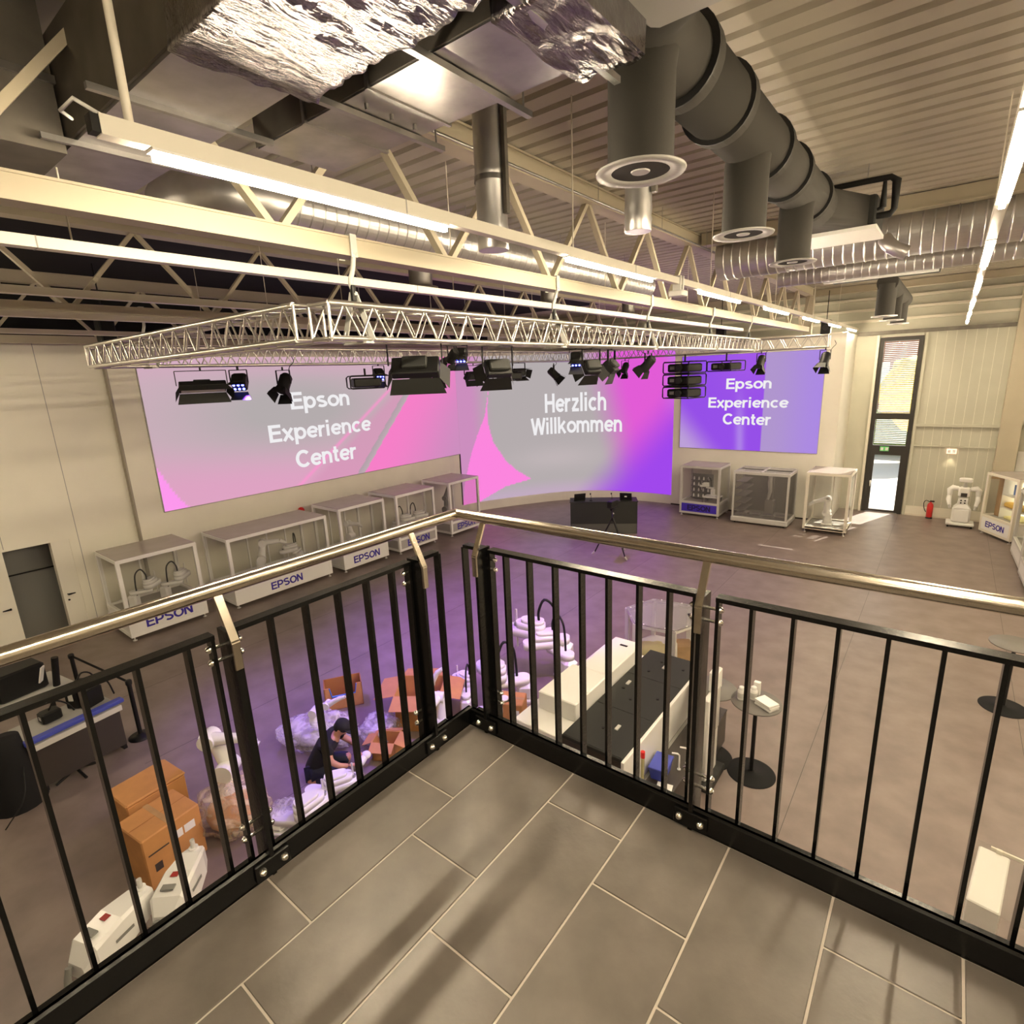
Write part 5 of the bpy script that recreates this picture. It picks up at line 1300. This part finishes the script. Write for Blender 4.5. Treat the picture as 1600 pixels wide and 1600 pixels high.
# ---- plastic bags
def bag(label, loc, rx, ry, rz_, m, seed, rot=0, group='clear plastic bags with packing'):
    t = thing('plastic_bag', label, 'plastic bag', loc, rot, group)
    def fn(p): return 1 + .22*noise.noise(p*2.3+Vector((seed,0,0))) + .12*noise.noise(p*6+Vector((0,seed,0))) + .05*noise.noise(p*15)
    MB().ell((0,0,rz_*.86), rx, ry, rz_, 40, 26, fn).build('film', m, t); return t
def foam(t, c, r, m='white'):
    MB().ell(c, *r, 18, 12, lambda p: 1+.2*noise.noise(p*3)).build('packing_core', m, t)
t = bag('big crumpled clear bag behind the seated person', (-5.42, 2.22, 0), .60, .38, .26, 'film', 1.0, R(35)); foam(t, (0,0,.14), (.40,.24,.12), 'lightgrey')
t = bag('loose clear film heap right of the seated person', (-4.75, 2.85, 0), .30, .32, .20, 'film', 5.0, R(10)); foam(t, (0,0,.1), (.18,.2,.1), 'white')
t = bag('clear bag with brown packing around a robot, behind the cartons', (-4.85, .62, 0), .42, .38, .36, 'film_warm', 9.0, R(40)); foam(t, (0,0,.26), (.30,.28,.22), 'carton')
t = bag('clear film scrap by the railing post', (-4.45, 1.05, 0), .20, .2, .14, 'film', 12.0); foam(t, (0,0,.08), (.12,.12,.07), 'lightgrey')
arm6('white robot lying on top of the big clear bag', (-5.4, 2.15, .36), R(30), .7, (60,40,10), 'unpacked robots on the hall floor')
arm6('white robot rising out of the brown packed bag', (-4.98, .66, .36), R(40), 1.25, (-20,150,30), 'unpacked robots on the hall floor')
scara('low white robot on the floor before the seated person', (-4.38, 1.42, 0), R(30), 1.1, 0, 30, 'unpacked robots on the hall floor', .16, cable=False)
scara('low white robot beside the railing post at left', (-4.35, .95, 0), R(30), 1.2, 0, 60, 'unpacked robots on the hall floor', .10, cable=False)
# ---- two big robots and cartons at the left
def big_scara(label, loc, rz, L=.62):
    t = thing('table_robot', label, 'robot', loc, rz, 'two large robots at the lower left')
    MB().bbox(-.16,.14,-.13,.13,0,.05,.01).build('base_plate', 'white_gloss', t); MB().bbox(-.13,.11,-.11,.11,.05,.46,.04).build('base', 'white_gloss', t)
    b = MB(); vs = []
    sec = ((-.20,.10,.47,.62),(-.10,.16,.46,.74),(.15,.155,.47,.78),(.38,.12,.50,.76),(.50,.075,.53,.72))
    for (x, hy, z0, z1) in sec: vs += [(x,-hy,z0),(x,hy,z0),(x,hy*.96,z1-.03),(x,hy*.8,z1),(x,-hy*.8,z1),(x,-hy*.96,z1-.03)]
    fs = [(5,4,3,2,1,0), tuple(range(24,30))]
    for i in range(4):
        for j in range(6): k = (j+1)%6; fs.append((i*6+j, i*6+k, (i+1)*6+k, (i+1)*6+j))
    b.add(vs, fs); fa = weld(b.build('forearm', 'white_gloss', t))
    MB().cyl((.44,0,.30),(.44,0,.86), .022, n=12).build('shaft', 'alu', t); MB().cyl((.44,0,.72),(.44,0,.77), .045, n=14).build('shaft_collar', 'white', t)
    MB().box(.05,.22,-.162,-.158,.61,.64).build('logo_print', 'grey', fa); MB().box(.08,.14,-.02,.05,.779,.782).build('warning_label', 'red_dark', fa); MB().box(-.06,.0,-.05,.07,.765,.781).build('top_label', 'grey', fa)
    MB().tube(catmull([(-.12,0,.3),(-.26,.03,.45),(-.22,.05,.6)], 4), .03, 8).build('cable_duct', 'grey', t); return t
big_scara('large white robot at the lower left edge, nearest the railing kerb', (-3.82, -1.02, 0), R(110))
t = big_scara('large white robot in front of the brown cartons', (-3.75, -.42, 0), R(132))
MB().tube(catmull([(.3,.2,.2),(.42,.32,.12),(.6,.35,.03),(.75,.3,.02)], 4), .022, 8).build('blue_hose', 'blue_tube', t)
c = carton('rear brown carton with a lifted lid at the left', (-5.62, .0, 0), R(6), .5, .66, .70); MB().bbox(-.26,.26,-.34,.34,.70,.74,.015).build('lid', 'carton', c)
c = carton('front brown carton with two white labels at the left', (-5.02, -.10, 0), R(8), .55, .64, .66)
for (y0,y1) in ((-.02,.10),(.12,.24)): MB().box(.276,.278,y0,y1,.42,.52).build('address_label', 'white', c)
MB().box(.276,.277,-.28,-.06,.43,.45).build('printed_line', 'ink', c); MB().box(.276,.277,-.24,-.16,.2,.3).build('printed_mark', 'ink', c)
# ---- workplace at the far left: bench, stanchions, tripod
wkb = thing('work_table', 'dark work table with a pale edge and blue strip at the left', 'table', (-8.05, -.20, 0), R(8))
MB().bbox(-.4,.4,-.55,.55,.74,.80,.008).build('table_top', 'midgrey', wkb); MB().box(.38,.415,-.55,.55,.72,.80).build('edge_strip', 'lightgrey', wkb); MB().box(.36,.38,-.52,.52,.14,.72).build('front_panel', 'dark_body', wkb)
for y in (-.5,.5): MB().box(-.35,.35,y-.025,y+.025,.05,.74).build('leg_frame', 'black', wkb)
MB().bbox(.24,.36,-.60,.62,.80,.86,.01).build('blue_channel', 'blue', wkb)
b = MB()
for k in range(5): a = 2*PI*k/5; b.tube([(.2,-.1,.08),(.2+.3*math.cos(a),-.1+.3*math.sin(a),.03)], .02, 6)
b.build('foot_spider', 'black', wkb)
for k, (x, y, z, s) in enumerate(((-8.15,-.35,.80,(.16,.12,.16)),(-8.1,.15,.80,(.12,.14,.28)),(-8.3,.05,.80,(.16,.16,.35)))):
    t = thing('control_unit', ('low black tool unit on the left work table','black upright tool unit on the left work table','taller black tool unit at the back of the left work table')[k], 'tool', (x,y,z), R(8+15*k), 'black units on the work table'); MB().bbox(-s[0]/2*1.2,s[0]/2*1.2,-s[1],s[1],0,s[2],.02).build('body', 'black', t); MB().tube(catmull([(0,0,s[2]),(.05,.08,s[2]+.12),(.1,.2,s[2]+.02),(.12,.25,.05)], 4), .012, 6).build('hose', 'black', t); MB().box(-.03,.04,-s[1]-.004,-s[1],s[2]*.4,s[2]*.7).build('front_plate', 'lightgrey', t)
def stanchion(label, x, y):
    t = thing('barrier_post', label, 'barrier post', (x,y,0), 0, 'black belt barrier posts'); MB().lathe([(.17,0),(.17,.02),(.06,.035),(.035,.06)], (0,0,0), 28).build('base', 'black', t); MB().cyl((0,0,.04),(0,0,.93), .032, n=14).build('pole', 'black', t); MB().lathe([(.04,.93),(.045,.95),(.045,1.0),(.03,1.015),(.001,1.016)], (0,0,0), 18).build('cap', 'black', t); return t
stanchion('black belt barrier post with a round base in front of the work table', -8.06+.05, .62)
stanchion('second black belt barrier post behind the work table', -9.9, .35)
t = thing('barrier_belt', 'black belt between the two barrier posts', 'belt', (0,0,0)); MB().bar((-8.05,.62,.97),(-9.87,.36,.97), .003, .05).build('belt', 'black_soft', t)
tb = thing('equipment_bench', 'dark equipment bench with pale plates behind the work table', 'bench', (-9.6, -.55, 0), R(10))
MB().bbox(-.4,.5,-.7,.7,.7,.76,.01).build('top', 'lightgrey', tb)
for x in (-.35,.45):
    for y in (-.6,.6): MB().box(x-.03,x+.03,y-.03,y+.03,0,.7).build('leg', 'black', tb)
MB().bbox(-.3,.2,-.2,.45,.76,1.2,.03).build('black_unit', 'black', tb); MB().bbox(.0,.35,-.55,-.3,.76,.9,.03).build('small_unit', 'black', tb); MB().tube([(.3,.5,.76),(.34,.55,1.25)], .05, 10).build('upright_roll', 'black', tb); MB().bar((.35,.3,.95),(.4,.35,1.2), .1, .02).build('white_plate', 'white', tb)
sp = thing('covered_stand', 'black draped speaker stand at the left edge', 'stand', (-7.75, -.92, 0)); 
b = MB(); b.lathe([(.30,0),(.26,.3),(.20,.7),(.17,1.0),(.001,1.02)], (0,0,0), 18); b.build('drape', 'black_soft', sp); MB().tube([(.25,-.1,.02),(.1,0,.6)], .012, 6).build('leg', 'black', sp); MB().tube(catmull([(.2,.1,.6),(.45,.0,.3),(.5,-.25,.02)], 4), .008, 6).build('cable', 'black', sp)
# ================================================================== SEATED PERSON
pr = thing('person', 'person in black T-shirt and black cap sitting on the floor working on a robot', 'person', (-4.80, 1.78, 0), R(36))
# local frame: +X = facing, +Y = own left, Z up
def skin(name, verts, edges, radii, m, root, parent, sub=2, smooth=True):
    me = bpy.data.meshes.new(name); me.from_pydata([Vector(v) for v in verts], edges, []); me.update()
    o = bpy.data.objects.new(name, me); COL.objects.link(o); o.parent = parent
    md = o.modifiers.new('skin', 'SKIN')
    for i, r in enumerate(radii):
        sv = me.skin_vertices[0].data[i]; sv.radius = (r, r) if not isinstance(r, tuple) else r; sv.use_root = (i == root)
    md.use_smooth_shade = True
    s = o.modifiers.new('sub', 'SUBSURF'); s.levels = sub; s.render_levels = sub
    me.materials.append(MAT[m]); return o
# body: pelvis, spine, neck, head, both arms to wrists, both legs (kneeling / sitting on the heels)
V = [(0,0,.20),(.06,0,.36),(.17,0,.52),(.27,0,.62),(.33,0,.67),(.38,0,.73),(.40,0,.79),           # 0 pelvis .. 6 head
     (.25,-.17,.58),(.30,-.24,.42),(.40,-.22,.34),(.50,-.14,.28),                                  # 7-10 right arm
     (.25,.17,.58),(.36,.23,.44),(.48,.20,.38),(.56,.11,.32),                                      # 11-14 left arm
     (.04,-.12,.17),(.40,-.17,.20),(.30,-.18,.07),(.02,-.16,.06),(-.10,-.16,.05),                  # 15-19 right leg
     (.04,.12,.17),(.40,.17,.20),(.30,.18,.07),(.02,.16,.06),(-.10,.16,.05)]
E_ = [(0,1),(1,2),(2,3),(3,4),(4,5),(5,6),(3,7),(7,8),(8,9),(9,10),(3,11),(11,12),(12,13),(13,14),(0,15),(15,16),(16,17),(17,18),(18,19),(0,20),(20,21),(21,22),(22,23),(23,24)]
Rr = [(.15,.12),(.14,.10),(.15,.10),(.12,.09),.055,.075,.085, .062,.046,.040,.028, .062,.046,.040,.028, .085,.065,.06,.045,.035, .085,.065,.06,.045,.035]
skin('body', V, E_, Rr, 'skin', 0, pr)
# T-shirt
V2 = [(-.03,0,.15),(.06,0,.36),(.17,0,.52),(.265,0,.62),(.305,0,.655), (.25,-.17,.585),(.285,-.222,.47), (.25,.17,.585),(.335,.222,.49)]
skin('t_shirt', V2, [(0,1),(1,2),(2,3),(3,4),(3,5),(5,6),(3,7),(7,8)], [(.215,.175),(.205,.155),(.21,.15),(.16,.12),.08,.095,.08,.095,.08], 'cloth_black', 1, pr)
# trousers
V3 = [(-.01,0,.18),(.04,-.12,.17),(.40,-.17,.20),(.30,-.18,.08),(.02,-.16,.07),(.04,.12,.17),(.40,.17,.20),(.30,.18,.08),(.02,.16,.07)]
skin('trousers', V3, [(0,1),(1,2),(2,3),(3,4),(0,5),(5,6),(6,7),(7,8)], [(.165,.13),.105,.085,.078,.062,.105,.085,.078,.062], 'cloth_navy', 0, pr)
# head details: face toward +X and down
H = Matrix.Translation((.415,0,.785)) @ Matrix.Rotation(R(38), 4, 'Y')
MB(H).ell((0,0,0), .098,.080,.118, 20, 14).build('head', 'skin', pr)
b = MB(H); b.ell((.100,0,-.015), .020,.014,.024, 10, 8); b.build('nose', 'skin', pr)
for s in (-1,1):
    MB(H).ell((-.005,s*.080,-.015), .022,.010,.032, 10, 8).build('ear', 'skin2', pr); MB(H).ell((.084,s*.032,.012), .010,.013,.008, 8, 6).build('eye', 'white', pr)
MB(H).ell((.088,0,-.058), .012,.026,.008, 10, 6).build('mouth', 'skin2', pr)
MB(H).ell((-.03,0,-.01), .083,.079,.085, 16, 10).build('hair', 'cloth_black', pr)
cp = MB(H); cp.ell((-.006,0,.035), .112,.094,.098, 20, 12); cap = cp.build('cap', 'cloth_black', pr)
b = MB(H); P = [(.06,-.085)]+[(.09+.10*math.cos(R(a)), .088*math.sin(R(a))) for a in range(-80,81,20)]+[(.06,.085)]
b.prism(P, .035, .045); b.build('brim', 'cloth_black', cap)
# hands closed on a small white part
def hand(side, wrist, to, m='skin'):
    wrist, to = Vector(wrist), Vector(to); d = (to-wrist).normalized(); l = Vector((0,0,1)).cross(d).normalized(); n = d.cross(l)
    c = wrist + d*.055
    VV = [wrist, c, c+d*.03]; EE = [(0,1),(1,2)]; RR = [(.024,.02),(.034,.016),(.034,.014)]
    for i, (o_, L) in enumerate(((-.027,.062),(-.009,.072),(.009,.068),(.027,.052))):
        k = len(VV); b0 = c+d*.035+l*o_
        VV += [b0, b0+d*L*.5-n*.012, b0+d*L*.85-n*.040]; EE += [(2,k),(k,k+1),(k+1,k+2)]; RR += [.0095,.0088,.0075]
    k = len(VV); s = -side; b0 = c-d*.02+l*s*.030
    VV += [b0+l*s*.01, b0+l*s*.022+d*.03-n*.012, b0+l*s*.012+d*.055-n*.03]; EE += [(1,k),(k,k+1),(k+1,k+2)]; RR += [.012,.010,.008]
    return skin('hand', VV, EE, RR, m, 1, pr, 1)
hand(-1, (.50,-.14,.28), (.58,-.08,.25)); hand(1, (.56,.11,.32), (.63,.03,.27))
wt = thing('robot_cover', 'white robot cover held by the seated person', 'robot part', (-4.80, 1.78, 0), R(36))
b = MB(); b.tube([(.56,-.08,.20),(.62,.0,.22),(.66,.09,.25)], [.045,.06,.05], 14); b.ell((.67,.10,.26), .07,.065,.055, 14, 10); b.build('shell', 'white_gloss', wt); MB().tube([(.60,.02,.16),(.60,.02,.0)], .03, 10).build('support', 'white', wt)
print('objects', len(bpy.data.objects))
